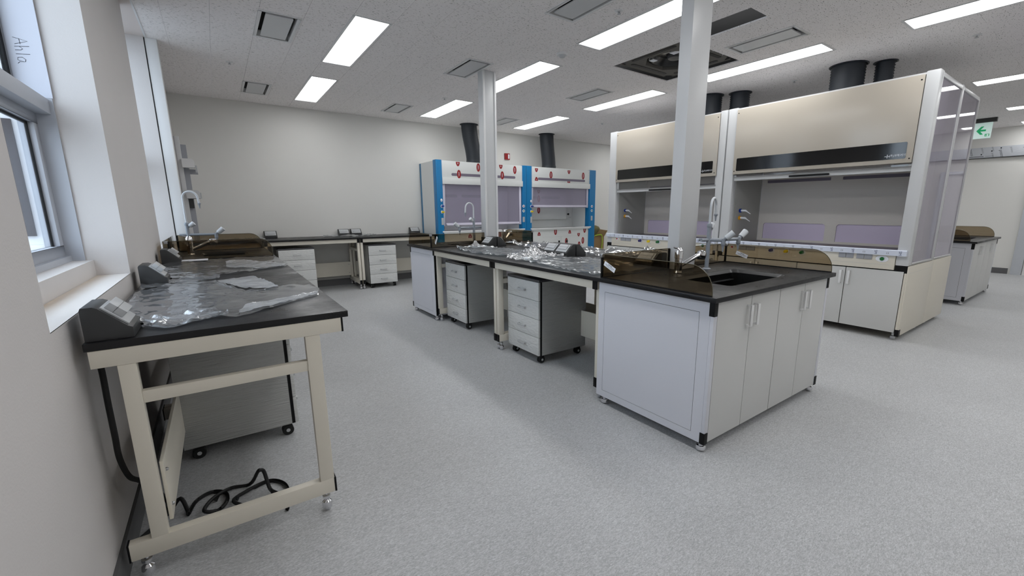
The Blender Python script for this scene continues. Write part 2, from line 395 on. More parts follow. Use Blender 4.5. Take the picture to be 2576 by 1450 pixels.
# windows
def window(name, y0, y1, z0, z1, zt, first):
    w = part(name, MB().box(-.75, -.61, y1-.012, y1-.001, z0, z1).box(-.75, -.61, y0+.001, y0+.012, z0, z1).box(-.75, -.61, y0, y1, z1-.03, z1)
         .box(-.72, -.66, y0, y1, z0, z0+.03), 'alu'); w['kind'] = 'structure'
    part('transom', MB().box(-.75, -.625, y0, y1, zt, zt+.075), 'alu', w, bevel=.003)
    part('window_sash', MB().box(-.715, -.68, y0+.012, y1-.012, z0+.03, z0+.085).box(-.715, -.68, y0+.012, y1-.012, zt-.05, zt)
         .box(-.715, -.68, y1-.075, y1-.012, z0+.085, zt-.05).box(-.715, -.68, y0+.012, y0+.075, z0+.085, zt-.05), 'alu', w, bevel=.002)
    part('gasket', MB().box(-.712, -.702, y1-.088, y1-.075, z0+.085, zt-.05).box(-.712, -.702, y0+.075, y0+.088, z0+.085, zt-.05)
         .box(-.712, -.702, y0+.075, y1-.075, zt-.062, zt-.05).box(-.75, -.735, y1-.05, y1-.012, zt+.075, z1-.03)
         .box(-.735, -.70, y0+.012, y1-.012, zt+.075, zt+.083), 'black', w)
    part('window_pane', MB().box(-.709, -.705, y0+.075, y1-.075, z0+.085, zt-.05), 'glass', w)
    part('window_pane', MB().box(-.745, -.741, y0+.012, y1-.05, zt+.075, z1-.03), 'glass', w)
    if first:
        f = part('protective_film', MB().box(-.728, -.606, y1-.0135, y1-.0122, zt+.08, z1-.03), 'bluefilm', w, label='pale blue protective film with handwriting')
        # felt-pen handwriting 'Ah1a', reading downwards (letters turned a quarter turn)
        ink = MB()
        for q in ([(-.1, .0), (.35, 1.0), (.75, .05)], [(.05, .42), (.75, .45)],
                  [(1.0, 1.05), (1.05, .0)], [(1.05, .35), (1.35, .55), (1.5, .4), (1.5, .0)],
                  [(2.0, 1.0), (2.0, .0)],
                  [(3.0, .55), (2.7, .62), (2.4, .4), (2.45, .08), (2.75, .05), (3.0, .5), (3.0, .15), (3.2, .0)]):
            ink.tube([(-.702+v*.048, y1-.0139, 2.185-u*.036+v*.006) for u, v in q], .0011, 5)
        part('handwriting', ink, 'ink', f)
    return w
window('window_1', 1.84, 3.367, 1.086, CH, 1.84, True)
window('window_2', 5.2, 5.99, 1.0, CH, 1.84, False)
# exterior
struct('ground', MB().box(-30, -.75, -20, 40, -.6, -.5), 'ground')
ext = thing('facade_fin', 'white outside wall fin with pale blue panel seen through the lower left window pane', 'facade', (-1.6, 6.2, -.5))
part('column', MB().box(-2.4, -1.24, 6.05, 6.4, -.5, 4.2), 'facade', ext)
part('panel', MB().box(-1.345, -1.25, 6.03, 6.05, 1.10, 2.08), 'facadeb', ext, bevel=.004)
part('reveal', MB().box(-1.60, -1.385, 6.02, 6.05, 1.12, 2.16), 'dirt', ext)
part('ledge', MB().box(-1.5, -1.22, 5.95, 6.05, .98, 1.04), 'facade', ext, bevel=.01)

# ================================================================ CEILING
PX = .34; PY = .712
LAMPS = [(1.19, y) for y in (6.43, 4.28, 2.15, .03, -2.1)]+[(3.215, y) for y in (6.45, 4.28, 2.16, .03, -2.1)]+[(5.25, y) for y in (6.46, 4.31, 2.16, .03, -2.1)] \
    + [(8.46, y) for y in (6.45, 4.3, 2.16, .09, -2.1)]+[(11.04, y) for y in (6.45, 4.3, 2.16, .09, -2.1)]+[(13.0, .12)]
LW, LL = .31, 1.475
VENTS = [(.495, 4.63), (.495, 7.16), (2.51, 4.67), (2.51, 7.22), (2.51, 2.58), (4.55, 4.70), (4.55, 2.12), (4.55, 7.12)]
VW, VL = .33, .70
HOLE1 = (4.04, 5.08, 2.94, 3.94); HOLE2 = (3.87, 4.17, 2.18, 2.87)
holes = [(x-.008, x+LW+.008, y-.008, y+LL+.008) for x, y in LAMPS]+[(x+.02, x+VW-.02, y+.02, y+VL-.02) for x, y in VENTS]+[HOLE1, HOLE2]
ceil = struct('ceiling', MB().box(-.75, XE, YB, YF, 3.68, 3.75), 'plenum')
def clip(r, hs):
    rs = [r]
    for h in hs:
        out = []
        for (a, b, c, d) in rs:
            if h[0] >= b or h[1] <= a or h[2] >= d or h[3] <= c: out.append((a, b, c, d)); continue
            if h[0] > a: out.append((a, h[0], c, d))
            if h[1] < b: out.append((h[1], b, c, d))
            a2, b2 = max(a, h[0]), min(b, h[1])
            if h[2] > c: out.append((a2, b2, c, h[2]))
            if h[3] < d: out.append((a2, b2, h[3], d))
        rs = out
    return [q for q in rs if q[1]-q[0] > .004 and q[3]-q[2] > .004]
tiles = []
k0 = -2; i = 0
x = .16-2*PX
col = 0
while x < XE:
    y = 4.63-PY*12+(PY/2 if col % 2 else 0)
    while y < YF:
        a, b, c, d = max(x, -.362)+.0009, min(x+PX, XE)-.0009, max(y, YB)+.0009, min(y+PY, YF)-.0009
        if b-a > .02 and d-c > .02:
            rs = clip((a, b, c, d), holes)
            if rs: tiles.append((((a+b)/2)**2+((c+d)/2-.5)**2 if c > .3 else 999+a, rs))
        y += PY
    x += PX; col += 1
tiles.sort(key=lambda t: t[0])
for n, (_, rs) in enumerate(tiles[:296]):
    b = MB()
    for r in rs: b.box(r[0], r[1], r[2], r[3], CH, CH+.012)
    part('ceiling_tile', b, 'tile', ceil)
b = MB()
for _, rs in tiles[296:]:
    for r in rs: b.box(r[0], r[1], r[2], r[3], CH, CH+.012)
part('ceiling_tile_field', b, 'tile', ceil, kind='stuff')
# lamps
def where(x, y):
    c = {1.19: 'first row from the windows', 3.215: 'second row from the windows', 5.25: 'third row from the windows', 8.46: 'row beyond the cream hoods', 11.04: 'row by the exit sign', 13.0: 'row along right wall'}[x]
    r = 'farthest' if y > 6 else 'second farthest' if y > 4 else 'third farthest' if y > 2 else 'fourth farthest' if y > -1 else 'rearmost'
    return 'white ceiling light panel, %s, %s' % (c, r)
for x, y in LAMPS:
    t = thing('ceiling_light', where(x, y), 'ceiling light', (x+LW/2, y+LL/2, CH), 'recessed LED panels in the ceiling')
    part('frame', MB().ring(x-.014, x+LW+.014, y-.014, y+LL+.014, CH-.005, CH-.0003, .022).ring(x-.006, x+LW+.006, y-.006, y+LL+.006, CH, CH+.05, .004), 'metalw', t, bevel=.0015)
    part('diffuser', MB().box(x+.009, x+LW-.009, y+.009, y+LL-.009, CH+.002, CH+.008), 'lamp', t)
vl = ['square-plate ceiling air diffuser near the windows, between the first two lights', 'ceiling air diffuser beside the windows close to the far wall', 'ceiling air diffuser just left of the far white column head',
      'ceiling air diffuser near the far wall between the first and second light rows', 'ceiling air diffuser cut by the top edge of the photo', 'ceiling air diffuser left of the open ceiling cassette, towards the far wall',
      'long ceiling air diffuser to the right of the open ceiling cassette', 'farthest ceiling air diffuser, right of the far white column']
for (x, y), lb in zip(VENTS, vl):
    t = thing('air_diffuser', lb, 'air vent', (x+VW/2, y+VL/2, CH), 'ceiling air diffusers')
    part('frame', MB().ring(x, x+VW, y, y+VL, CH-.006, CH-.0003, .028).ring(x+.022, x+VW-.022, y+.022, y+VL-.022, CH, CH+.06, .004), 'metalw', t, bevel=.0015)
    part('backing', MB().box(x+.026, x+VW-.026, y+.026, y+VL-.026, CH+.055, CH+.06), 'black', t)
    part('plate', MB().prism(rrect(x+.058, x+VW-.058, y+.058, y+VL-.058, .012), 'z', CH-.006, CH+.004), 'hoodw', t)
    part('hanger', MB().box(x+VW/2-.01, x+VW/2+.01, y+.1, y+.12, CH+.004, CH+.055).box(x+VW/2-.01, x+VW/2+.01, y+VL-.12, y+VL-.1, CH+.004, CH+.055), 'greyd', t)
# exposed cassette unit in hole 1
x0, x1, y0, y1 = HOLE1
t = thing('ceiling_cassette', 'air-conditioning cassette without its cover, dark fan in a square ceiling opening', 'air conditioner', ((x0+x1)/2, (y0+y1)/2, CH+.03))
cb = MB(); ct = (x0+x1)/2, (y0+y1)/2
O = rrect(x0+.06, x1-.06, y0+.06, y1-.06, .10, 1); I = rrect(x0+.20, x1-.20, y0+.20, y1-.20, .16, 1)
n = len(O); vs = [(p[0], p[1], CH+.03) for p in O]+[(p[0], p[1], CH+.03) for p in I]+[(p[0], p[1], CH+.16) for p in I]+[(p[0], p[1], CH+.16) for p in O]
fs = [(i, (i+1) % n, n+(i+1) % n, n+i) for i in range(n)]+[(n+i, n+(i+1) % n, 2*n+(i+1) % n, 2*n+i) for i in range(n)]+[(3*n+i, 3*n+(i+1) % n, (i+1) % n, i) for i in range(n)]
part('housing', MB().add(vs, fs), 'casset', t)
for (a, b_, c, d) in ((x0+.02, x0+.05, y0+.10, y1-.10), (x1-.05, x1-.02, y0+.10, y1-.10), (x0+.1, x1-.1, y0+.02, y0+.05), (x0+.1, x1-.1, y1-.05, y1-.02)):
    part('rail', MB().box(a, b_, c, d, CH+.035, CH+.05), 'casset', t)
for (a, b_, c, d) in ((x0+.10, x0+.15, y0+.2, y1-.2), (x1-.15, x1-.10, y0+.2, y1-.2), (x0+.2, x1-.2, y0+.10, y0+.15), (x0+.2, x1-.2, y1-.15, y1-.10)):
    part('air_slot', MB().prism(rrect(a, b_, c, d, .02, 3), 'z', CH+.026, CH+.032), 'black', t)
part('fan_ring', MB().lathe([(.27, .12), (.30, .06), (.27, .05), (.22, .09), (.20, .13)], (ct[0], ct[1], CH), n=32), 'fan', t)
part('fan_hub', MB().lathe([(.03, .05), (.08, .055), (.10, .09), (.10, .14)], (ct[0], ct[1], CH), n=20), 'greyd', t)
part('drain_tray', MB().box(x0+.2, x0+.32, y0+.24, y0+.5, CH+.06, CH+.11), 'fan', t)
part('control_card', MB().box(x0+.3, x0+.38, y1-.36, y1-.30, CH+.04, CH+.05).box(x0+.28, x0+.36, y0+.3, y0+.4, CH+.04, CH+.05), 'paper', t)
cb = MB()
for kx in (x0+.35, x0+.55, x1-.3):
    cb.tube([(kx, y0+.08, CH+.10), (kx+.03, y0+.05, CH+.02), (kx+.08, y0+.07, CH+.06)], .003, 6)
part('cable', cb, 'wire', t)
x0, x1, y0, y1 = HOLE2
tag(part('loose_ceiling_wires', MB().tube([(x0, y0+.25, CH+.14), (x0+.15, y0+.22, CH+.10), (x1, y0+.2, CH+.13)], .004, 6)
         .tube([(x0+.05, y1-.05, CH+.3), (x0+.1, y1-.08, CH+.04), (x0+.2, y1-.12, CH+.05), (x1-.05, y1-.1, CH+.25)], .005, 6)
         .tube([(x1-.05, y0+.1, CH+.25), (x1-.07, y0+.15, CH+.15), (x1-.05, y0+.3, CH+.3)], .004, 6), 'wire'),
    'thin pale wires hanging in the narrow open ceiling slot right of the near column', 'wires')
# plenum pipes above hole 2
tag(part('plenum_duct', MB().tube([(3.4, 2.3, CH+.42), (4.6, 2.75, CH+.42)], .09, 14), 'duct'), 'dark foil duct lying above the narrow open ceiling slot', 'duct')
for (x, y, lb) in ((3.006, 2.873, 'brass sprinkler head near the top edge between diffuser and second light row'), (.333, 6.4, 'sprinkler head in the ceiling close to the windows'),
                   (3.039, 6.47, 'sprinkler head left of the far white column'), (6.25, 1.18, 'sprinkler head above the near cream fume hood, front'), (6.43, 2.93, 'sprinkler head between the two groups of black ducts'),
                   (6.40, 6.47, 'sprinkler head in the ceiling left of the cream fume hoods')):
    t = thing('sprinkler_head', lb, 'sprinkler', (x, y, CH), 'ceiling sprinklers')
    part('escutcheon', MB().lathe([(.036, 0), (.036, -.004), (.02, -.008)], (x, y, CH), n=20), 'metalw', t)
    part('deflector', MB().lathe([(.008, -.008), (.009, -.022), (.016, -.024), (.016, -.027)], (x, y, CH), n=14), 'steel', t)
t = thing('smoke_detector', 'round white smoke detector on the ceiling near the long light', 'smoke detector', (3.27, 3.95, CH))
part('base', MB().lathe([(.062, 0), (.062, -.012), (.055, -.02)], (3.27, 3.95, CH), n=24), 'metalw', t)
part('sensor', MB().lathe([(.04, -.02), (.036, -.032), (.024, -.042), (.006, -.046)], (3.27, 3.95, CH), n=20), 'greyl', t)
for (x, y, r, lb) in ((4.36, 2.13-.12, .10, 'round white ceiling speaker plate near the narrow open ceiling slot'), (8.0, 1.35, .11, 'round white ceiling speaker plate beyond the cream fume hood')):
    t = thing('ceiling_speaker', lb, 'speaker', (x, y, CH)); part('plate', MB().lathe([(r, 0), (r, -.003), (r-.01, -.005)], (x, y, CH), n=32), 'tile', t)

# ================================================================ WHITE SERVICE COLUMNS
for (x0, x1, y0, y1, lb) in ((2.805, 3.025, 1.985, 2.085, 'near square white service column rising from the island worktop behind the chrome mixer'),
                             (2.825, 3.015, 4.935, 5.045, 'far white service column standing on the island in front of the blue fume hoods')):
    t = thing('service_column', lb, 'column', ((x0+x1)/2, (y0+y1)/2, .902), 'white service columns on the island')
    part('shaft', MB().box(x0, x1, y0, y1, .902, CH-.001), 'hoodw', t, bevel=.003)
    if y0 > 4:
        for a, b_ in ((x0+.002, x0+.028), (x1-.028, x1-.002)):
            part('corner_profile', MB().box(a, b_, y0-.012, y0, .905, CH-.004), 'metalw', t, bevel=.002)
        part('base_collar', MB().box(x0-.004, x1+.004, y0-.016, y1+.004, .902, 1.0), 'greyd', t)

# ================================================================ LAB BENCHES
def xf(kind, ox, oy):
    """bench-local (x along length, y from back to front, z) -> world"""
    R = {'L': Matrix(((0, 1, 0), (-1, 0, 0), (0, 0, 1))), 'I': Matrix(((0, -1, 0), (1, 0, 0), (0, 0, 1))), 'F': Matrix(((-1, 0, 0), (0, -1, 0), (0, 0, 1))), 'J': Matrix(((0, 1, 0), (-1, 0, 0), (0, 0, 1)))}[kind]
    return Matrix.Translation((ox, oy, 0)) @ R.to_4x4()
def bench(T, L, D, H, label, group, top=True, outer=(True, True)):
    loc = T @ Vector((L/2, D/2, 0)); t = thing('lab_bench', label, 'lab bench', (loc.x, loc.y, 0), group)
    P = lambda: MB(T)
    zt = H-.028; za = zt-.062
    if top: part('worktop', P().box(0, L, 0, D, zt, H), 'top', t, bevel=.003)
    for xa in (.002, L-.042):
        s = P().box(xa, xa+.04, .008, D-.032, za, zt); part('end_beam', s, 'cream', t, bevel=.002)
    part('front_rail', P().box(.045, L-.045, D-.048, D-.028, za, zt), 'cream', t, bevel=.002)
    part('back_rail', P().box(.045, L-.045, .012, .03, za, zt), 'cream', t)
    for xa in (.004, L-.044):
        part('end_cap', P().box(xa-.003, xa+.041, D-.032, D-.024, za-.002, zt), 'black', t, bevel=.001)
        part('leg', P().box(xa, xa+.04, .072, .122, .14, za), 'cream', t, bevel=.003)
        part('leg', P().box(xa, xa+.04, .656, .713, .14, za), 'cream', t, bevel=.003)
        part('cross_rail', P().box(xa+.003, xa+.035, .122, .656, H-.245, H-.2), 'cream', t, bevel=.002)
        part('foot_bar', P().box(xa, xa+.04, .006, .712, .072, .141), 'cream', t, bevel=.003)
        part('foot_cap', P().box(xa-.001, xa+.041, .712, .72, .071, .142), 'black', t, bevel=.001)
        part('foot_cap', P().box(xa-.001, xa+.041, .001, .006, .071, .142), 'black', t)
        for yy in (.045, .675):
            part('glide', P().lathe([(.008, .072), (.008, .062), (.017, .060), (.017, .052), (.012, .050), (.010, .043), (.020, .036), (.0225, .026), (.020, .012), (.012, .003), (.004, .0)], (xa+.02, yy, 0), n=18), 'chrome', t)
    part('modesty_panel', P().box(.046, L-.046, .126, .138, .17, .42), 'cream', t, bevel=.002)
    b = P()
    for xa in (.075, L-.075):
        for zz in (.22, .37): b.lathe([(.007, .126+.012), (.007, .142), (.004, .146)], (xa, 0, zz), 'y', 10)
    part('bolt', b, 'steel', t)
    return t
HL = .92
TL1 = xf('L', -.41, 3.39); TL2 = xf('L', -.41, 4.80)
bench(TL1, 1.41, .834, HL, 'nearest cream-framed lab bench with black top against the window wall', 'lab benches along the window wall')
bench(TL2, 1.405, .834, HL, 'second lab bench along the window wall, just before its sink', 'lab benches along the window wall')
# island benches (two each side)
HI = .90
bench(xf('I', 2.835, 2.11), 1.42, .778, HI, 'island bench on the left side next to the near sink cabinet', 'benches of the island', top=False)
bench(xf('I', 2.835, 3.535), 1.415, .778, HI, 'island bench on the left side next to the far sink cabinet', 'benches of the island', top=False)
bench(xf('J', 2.837, 3.53), 1.42, .776, HI, 'island bench on the fume hood side, near half', 'benches of the island', top=False)
bench(xf('J', 2.837, 4.95), 1.415, .776, HI, 'island bench on the fume hood side, far half', 'benches of the island', top=False)
HF = .892
bench(xf('F', 3.37, 8.49), 1.41, .75, HF, 'far-wall lab bench beside the blue fume hood', 'benches along the far wall')
bench(xf('F', 1.955, 8.49), 1.41, .75, HF, 'far-wall lab bench with the left drawer pedestal', 'benches along the far wall')
tag(part('corner_worktop', MB().box(-.40, .54, 7.745, 8.49, HF-.028, HF), 'top', bevel=.003), 'black corner worktop where window-wall and far-wall benches meet', 'worktop')
tag(part('corner_cabinet', MB().box(-.39, .50, 7.80, 8.48, 0, HF-.030), 'cream', bevel=.003), 'plain cream corner cabinet under the black corner worktop', 'cabinet')

# ================================================================ SINK CABINETS
def grid_top(b, X0, X1, Y0, Y1, z0, z1, hs):
    xs = sorted(set([X0, X1]+[v for h in hs for v in h[:2]])); ys = sorted(set([Y0, Y1]+[v for h in hs for v in h[2:]]))
    bm = {}
    def inh(i, j):
        cx, cy = (xs[i]+xs[i+1])/2, (ys[j]+ys[j+1])/2
        return any(h[0] < cx < h[1] and h[2] < cy < h[3] for h in hs)
    vs = []; idx = {}
    def V(i, j, k):
        if (i, j, k) not in idx: idx[(i, j, k)] = len(vs); vs.append((xs[i], ys[j], (z0, z1)[k]))
        return idx[(i, j, k)]
    fs = []; nx, ny = len(xs)-1, len(ys)-1
    for i in range(nx):
        for j in range(ny):
            if inh(i, j): continue
            fs.append((V(i, j, 1), V(i+1, j, 1), V(i+1, j+1, 1), V(i, j+1, 1))); fs.append((V(i, j, 0), V(i, j+1, 0), V(i+1, j+1, 0), V(i+1, j, 0)))
            for di, dj, a, c in ((-1, 0, (i, j), (i, j+1)), (1, 0, (i+1, j+1), (i+1, j)), (0, -1, (i+1, j), (i, j)), (0, 1, (i, j+1), (i+1, j+1))):
                ii, jj = i+di, j+dj
                if not (0 <= ii < nx and 0 <= jj < ny) or inh(ii, jj): fs.append((V(*a, 0), V(*c, 0), V(*c, 1), V(*a, 1)))
    return b.add(vs, fs)
S1 = (2.47, 3.215, 1.365, 1.77); S2 = (2.47, 3.215, 5.22, 5.62)
def basin(hole, zt, label):
    x0, x1, y0, y1 = hole; t = thing('sink_basin', label, 'sink', ((x0+x1)/2, (y0+y1)/2, zt-.26))
    z = zt-.002; d = .25
    b = MB(); o = rrect(x0+.001, x1-.001, y0+.001, y1-.001, .05, 5); i_ = rrect(x0+.02, x1-.02, y0+.02, y1-.02, .05, 5); k = len(o)
    vs = [(p[0], p[1], z) for p in o]+[(p[0], p[1], z-.02) for p in i_]+[(p[0], p[1], z-d) for p in i_]+[((p[0]-x0)*.0+(x0+x1)/2+(p[0]-(x0+x1)/2)*.1, (y0+y1)/2+(p[1]-(y0+y1)/2)*.1, z-d-.01) for p in i_]
    # square rim corners filled
    fs = [(r*k+a, r*k+(a+1) % k, (r+1)*k+(a+1) % k, (r+1)*k+a) for r in range(3) for a in range(k)]+[[3*k+a for a in range(k)]]
    b.add(vs, fs); part('bowl', b, 'basin', t, smooth=True)
    c = MB()
    for (cx, cy, sx, sy) in ((x0, y0, 1, 1), (x1, y0, -1, 1), (x1, y1, -1, -1), (x0, y1, 1, -1)):
        r = .05; arc = [(cx+sx*(r-r*math.cos(math.radians(a))), cy+sy*(r-r*math.sin(math.radians(a)))) for a in range(0, 91, 15)]
        c.prism([(cx, cy)]+arc, 'z', z-.02, z)
    part('corner_fillet', c, 'top', t)
    part('drain', MB().lathe([(.035, .004), (.035, 0)], ((x0+x1)/2, (y0+y1)/2, z-d-.008), n=20), 'chrome', t)
    part('overflow_ledge', MB().box(x0+.022, x1-.022, y1-.034, y1-.021, z-.075, z-.068), 'greyd', t)
    return t
iw = MB(); grid_top(iw, 2.056, 3.613, 1.207, 5.745, HI-.028, HI, [S1, S2])
tag(part('island_worktop', iw, 'top', bevel=.003), 'long black resin worktop of the central island with a sink at each end', 'worktop')
basin(S1, HI, 'black sink bowl sunk into the near end of the island worktop')
basin(S2, HI, 'black sink bowl sunk into the far end of the island worktop')
def glide(t, x, y, zt):
    return part('glide', MB().lathe([(.010, zt), (.010, zt*.82), (.022, zt*.78), (.022, zt*.68), (.014, zt*.64), (.013, zt*.55), (.026, zt*.46), (.029, zt*.33), (.026, zt*.15), (.015, zt*.04), (.005, 0)], (x, y, 0), n=20), 'chrome', t)
def handle_v(parent, x, y, z0, z1, n, wrapm='metalw'):
    """vertical bow handle; n = outward normal (nx, ny)"""
    b = MB(); nx, ny = n; tx, ty = -ny, nx
    def bb(o0, o1, w, za, zb):
        xs = [x+nx*o0-tx*w, x+nx*o1+tx*w]; ys = [y+ny*o0-ty*w, y+ny*o1+ty*w]; b.box(min(xs), max(xs), min(ys), max(ys), za, zb)
    bb(.024, .031, .0115, z0, z1); bb(.0, .024, .0115, z0, z0+.008); bb(.0, .024, .0115, z1-.008, z1)
    return part('handle', b, wrapm, parent, bevel=.0012)
def sink_cabinet(X0, X1, Y0, Y1, ysign, label, zt, group=None, doorm='whitef', dxs=None, backd=True):
    """doors on the -Y (ysign=-1) or +Y (ysign=1) face; plain side panels on +-X"""
    t = thing('sink_cabinet', label, 'cabinet', ((X0+X1)/2, (Y0+Y1)/2, 0), group)
    yf = Y0 if ysign < 0 else Y1
    ya, yb = (Y0+.022, Y1) if ysign < 0 else (Y0, Y1-.022)
    part('carcass', MB().box(X0+.02, X0+.035, ya, yb, .045, zt).box(X1-.035, X1-.02, ya, yb, .045, zt).box(X0+.02, X1-.02, ya, yb, .045, .06)
         .box(X0+.02, X1-.02, *( (yb-.012, yb) if ysign < 0 else (ya, ya+.012)), .06, zt), 'white', t)
    for xa, xb, s in ((X0, X0+.02, -1), (X1-.02, X1, 1)):
        # framed side panel with thin inset groove
        f = part('side_panel', MB().box(xa+(.002 if s < 0 else 0), xb-(.002 if s > 0 else 0), Y0+.0215 if ysign < 0 else Y0+.001, Y1-.001 if ysign < 0 else Y1-.0215, .041, zt-.001), 'black', t)
        b = MB(); q = (xa-.0005, xa+.006) if s < 0 else (xb-.006, xb+.0005); L_ = Y1-Y0
        fy0, fy1 = (Y0+.0205, Y1) if ysign < 0 else (Y0, Y1-.0205)
        b.box(q[0], q[1], fy0, Y0+.085, .04, zt).box(q[0], q[1], Y1-.055, fy1, .04, zt).box(q[0], q[1], Y0+.085, Y1-.055, .04, .087).box(q[0], q[1], Y0+.085, Y1-.055, zt-.068, zt)
        part('panel_frame', b, 'white', f)
        part('inset_panel', MB().box(q[0], q[1], Y0+.0873, Y1-.0573, .0893, zt-.0703), 'white', f)
    part('door_shadow_gap', MB().box(X0+.034, X1-.034, yf-ysign*.0205, yf-ysign*.0219, .05, zt-.001), 'black', t)
    n = 4
    for i in range(n):
        a = X0+.035+(X1-X0-.07)*i/n+(.0038 if i == 2 else .0026); c = X0+.035+(X1-X0-.07)*(i+1)/n-(.0038 if i == 1 else .0026)
        d = part('door', MB().box(a, c, yf, yf-ysign*.02, .042, zt-.002), doorm, t, bevel=.0012)
        hx = c-.035 if i % 2 == 0 else a+.035
        handle_v(d, hx, yf, zt-.185, zt-.058, (0, ysign))
    for xa in (X0, X1-.033): part('stile', MB().box(xa, xa+.033, yf, yf-ysign*.02, .04, zt-.001), 'white', t, bevel=.001)
    for xa in (X0-.003, X1-.030):
        for z0, z1 in ((.036, .105), (zt-.082, zt-.001)):
            part('corner_cap', MB().box(xa, xa+.033, yf+ysign*.004, yf-ysign*.028, z0, z1), 'black', t, bevel=.002)
    for x in (X0+.028, X1-.028):
        for y in (Y0+.032, Y1-.06): glide(t, x, y, .062)
    return t
sink_cabinet(2.095, 3.575, 1.235, 2.10, -1, 'near white sink cabinet of the island with four doors facing the camera', HI-.029)
sink_cabinet(2.095, 3.575, 4.955, 5.735, 1, 'far white sink cabinet at the other end of the island', HI-.029)
# left wall sink unit
SL = (-.17, .23, 5.17, 5.66)
tag(part('sink_worktop', grid_top(MB(), -.41, .424, 4.815, 5.975, HL-.028, HL, [SL]), 'top', bevel=.003), 'black worktop around the sink on the window wall', 'worktop')
basin(SL, HL, 'black sink bowl in the window-wall worktop')
t = thing('sink_cabinet', 'white sink cabinet on the window wall between smoked guards', 'cabinet', (0, 5.4, 0))
part('carcass', MB().box(-.39, .375, 4.82, 4.84, .04, HL-.03).box(-.39, .375, 5.95, 5.97, .04, HL-.03).box(-.39, .375, 4.84, 5.95, .04, .06).box(-.39, -.375, 4.84, 5.95, .06, HL-.03), 'white', t)
for a, c in ((4.822, 5.393), (5.397, 5.968)):
    d = part('door', MB().box(.376, .394, a, c, .045, HL-.032), 'whitef', t, bevel=.001); handle_v(d, .394, (c-.04 if a < 5 else a+.04), .70, .84, (1, 0))
for x in (-.33, .33):
    for y in (4.88, 5.90): glide(t, x, y, .04)

# ================================================================ SMOKED SPLASH GUARDS
def sheet(poly, ax, a0, a1): return MB().prism(poly, ax, a0, a1)
def guard(label, z, backs, sides, posts, clips, stickers, th=.006, h=.16, wallstrip=False):
    """backs: (x0,x1,y); sides: (x, y_post, y_end) rounded at y_end"""
    p0 = backs[0] if backs else None
    loc = (sides[0][0], sides[0][1], z) if sides else (backs[0][0], backs[0][2], z)
    t = thing('splash_guard', label, 'splash guard', loc)
    for (a, b_, y, rc) in backs:
        part('panel', sheet(rrect(a, b_, z, z+h, .11, 8, (0, 0, rc > 0, rc < 0)), 'y', y, y+th), 'smoke', t)
        part('panel_edge', MB().tube(edge_path(a, b_, z, z+h, .11, rc, 'y', y+th/2), .0026, 6), 'edge', t)
        part('seat_strip', MB().box(a, b_, y-.003, y+th+.003, z, z+.006), 'black', t)
    for (x, ya, yb) in sides:
        lo, hi = min(ya, yb), max(ya, yb); rc = 1 if yb > ya else -1
        part('panel', sheet(rrect(lo, hi, z, z+h, .14, 8, (0, 0, rc > 0, rc < 0)), 'x', x, x+th), 'smoke', t)
        part('panel_edge', MB().tube(edge_path(lo, hi, z, z+h, .14, rc, 'x', x+th/2), .0026, 6), 'edge', t)
        part('seat_strip', MB().box(x-.003, x+th+.003, lo, hi, z, z+.006), 'black', t)
    if wallstrip: part('back_strip', MB().box(-.40, -.394, 4.86, 5.94, z, z+h), 'smoke', t)
    for (x, y) in posts: part('corner_post', MB().box(x-.007, x+.007, y-.007, y+.007, z, z+h-.002), 'black', t, bevel=.001)
    for (x, y) in clips: part('clip', MB().box(x-.014, x+.012, y-.010, y+.018, z+h-.022, z+h+.002), 'steel', t, bevel=.002)
    for (ax, a, y0, z0, rot) in stickers:
        b = MB(); c, s_ = math.cos(rot), math.sin(rot); w, hh = .053, .016
        q = [(y0+u*c*w-v*s_*hh, z0+u*s_*w+v*c*hh) for u, v in ((-1, -1), (1, -1), (1, 1), (-1, 1))]
        st = part('sticker', MB().prism(q, ax, a-.0015, a-.0005), 'paper', t, label='white printed sticker')
        ib = MB()
        for (u0, u1, v0, v1) in ((-.4, .3, .45, .75), (-.8, -.1, .0, .2), (.0, .75, -.05, .12), (-.6, .6, -.5, -.38)):
            q = [(y0+u*c*w-v*s_*hh, z0+u*s_*w+v*c*hh) for u, v in ((u0, v0), (u1, v0), (u1, v1), (u0, v1))]
            ib.prism(q, ax, a-.0019, a-.0014)
        part('print', ib, 'inkg', st)
    return t
def edge_path(lo, hi, z0, z1, r, rc, ax, a):
    pts = []
    o = rrect(lo, hi, z0, z1, r, 8, (0, 0, rc > 0, rc < 0))
    if rc > 0: pts = o[1:]          # from br up around tr to tl
    elif rc < 0: pts = o[2:]+[o[0]]
    else: pts = [o[3], o[2]]
    return [((a, p[0], p[1]) if ax == 'x' else (p[0], a, p[1])) for p in pts]
ZI = HI+.0005
guard('L-shaped smoked acrylic splash guards around the near island sink', ZI, [(2.086, 2.803, 2.06, 0), (3.028, 3.597, 2.06, 0)],
      [(2.076, 2.06, 1.245), (3.598, 2.06, 1.235)], [(2.079, 2.063), (3.601, 2.063), (2.80, 2.063)], [(2.079, 2.063), (3.601, 2.055)],
      [('x', 2.076, 1.99, .982, .42), ('x', 3.598, 1.915, .975, .30)])
guard('smoked acrylic splash guards around the far island sink, in front of the blue fume hoods', ZI, [(2.086, 2.823, 4.968, 0), (3.018, 3.597, 4.968, 0)],
      [(2.076, 4.97, 5.72), (3.598, 4.97, 5.72)], [(2.079, 4.968), (3.601, 4.968)], [(2.079, 4.968), (3.601, 4.968)],
      [('x', 2.076, 4.80, 1.0, -.95)])
ZL = HL+.0005
guard('smoked acrylic splash guards either side of the window-wall sink', ZL, [(-.36, .405, 4.845, 1), (-.36, .395, 5.93, 1)], [], [(-.36, 4.848), (-.36, 5.933)], [(-.395+.02, 4.85)], [], h=.172, wallstrip=True)

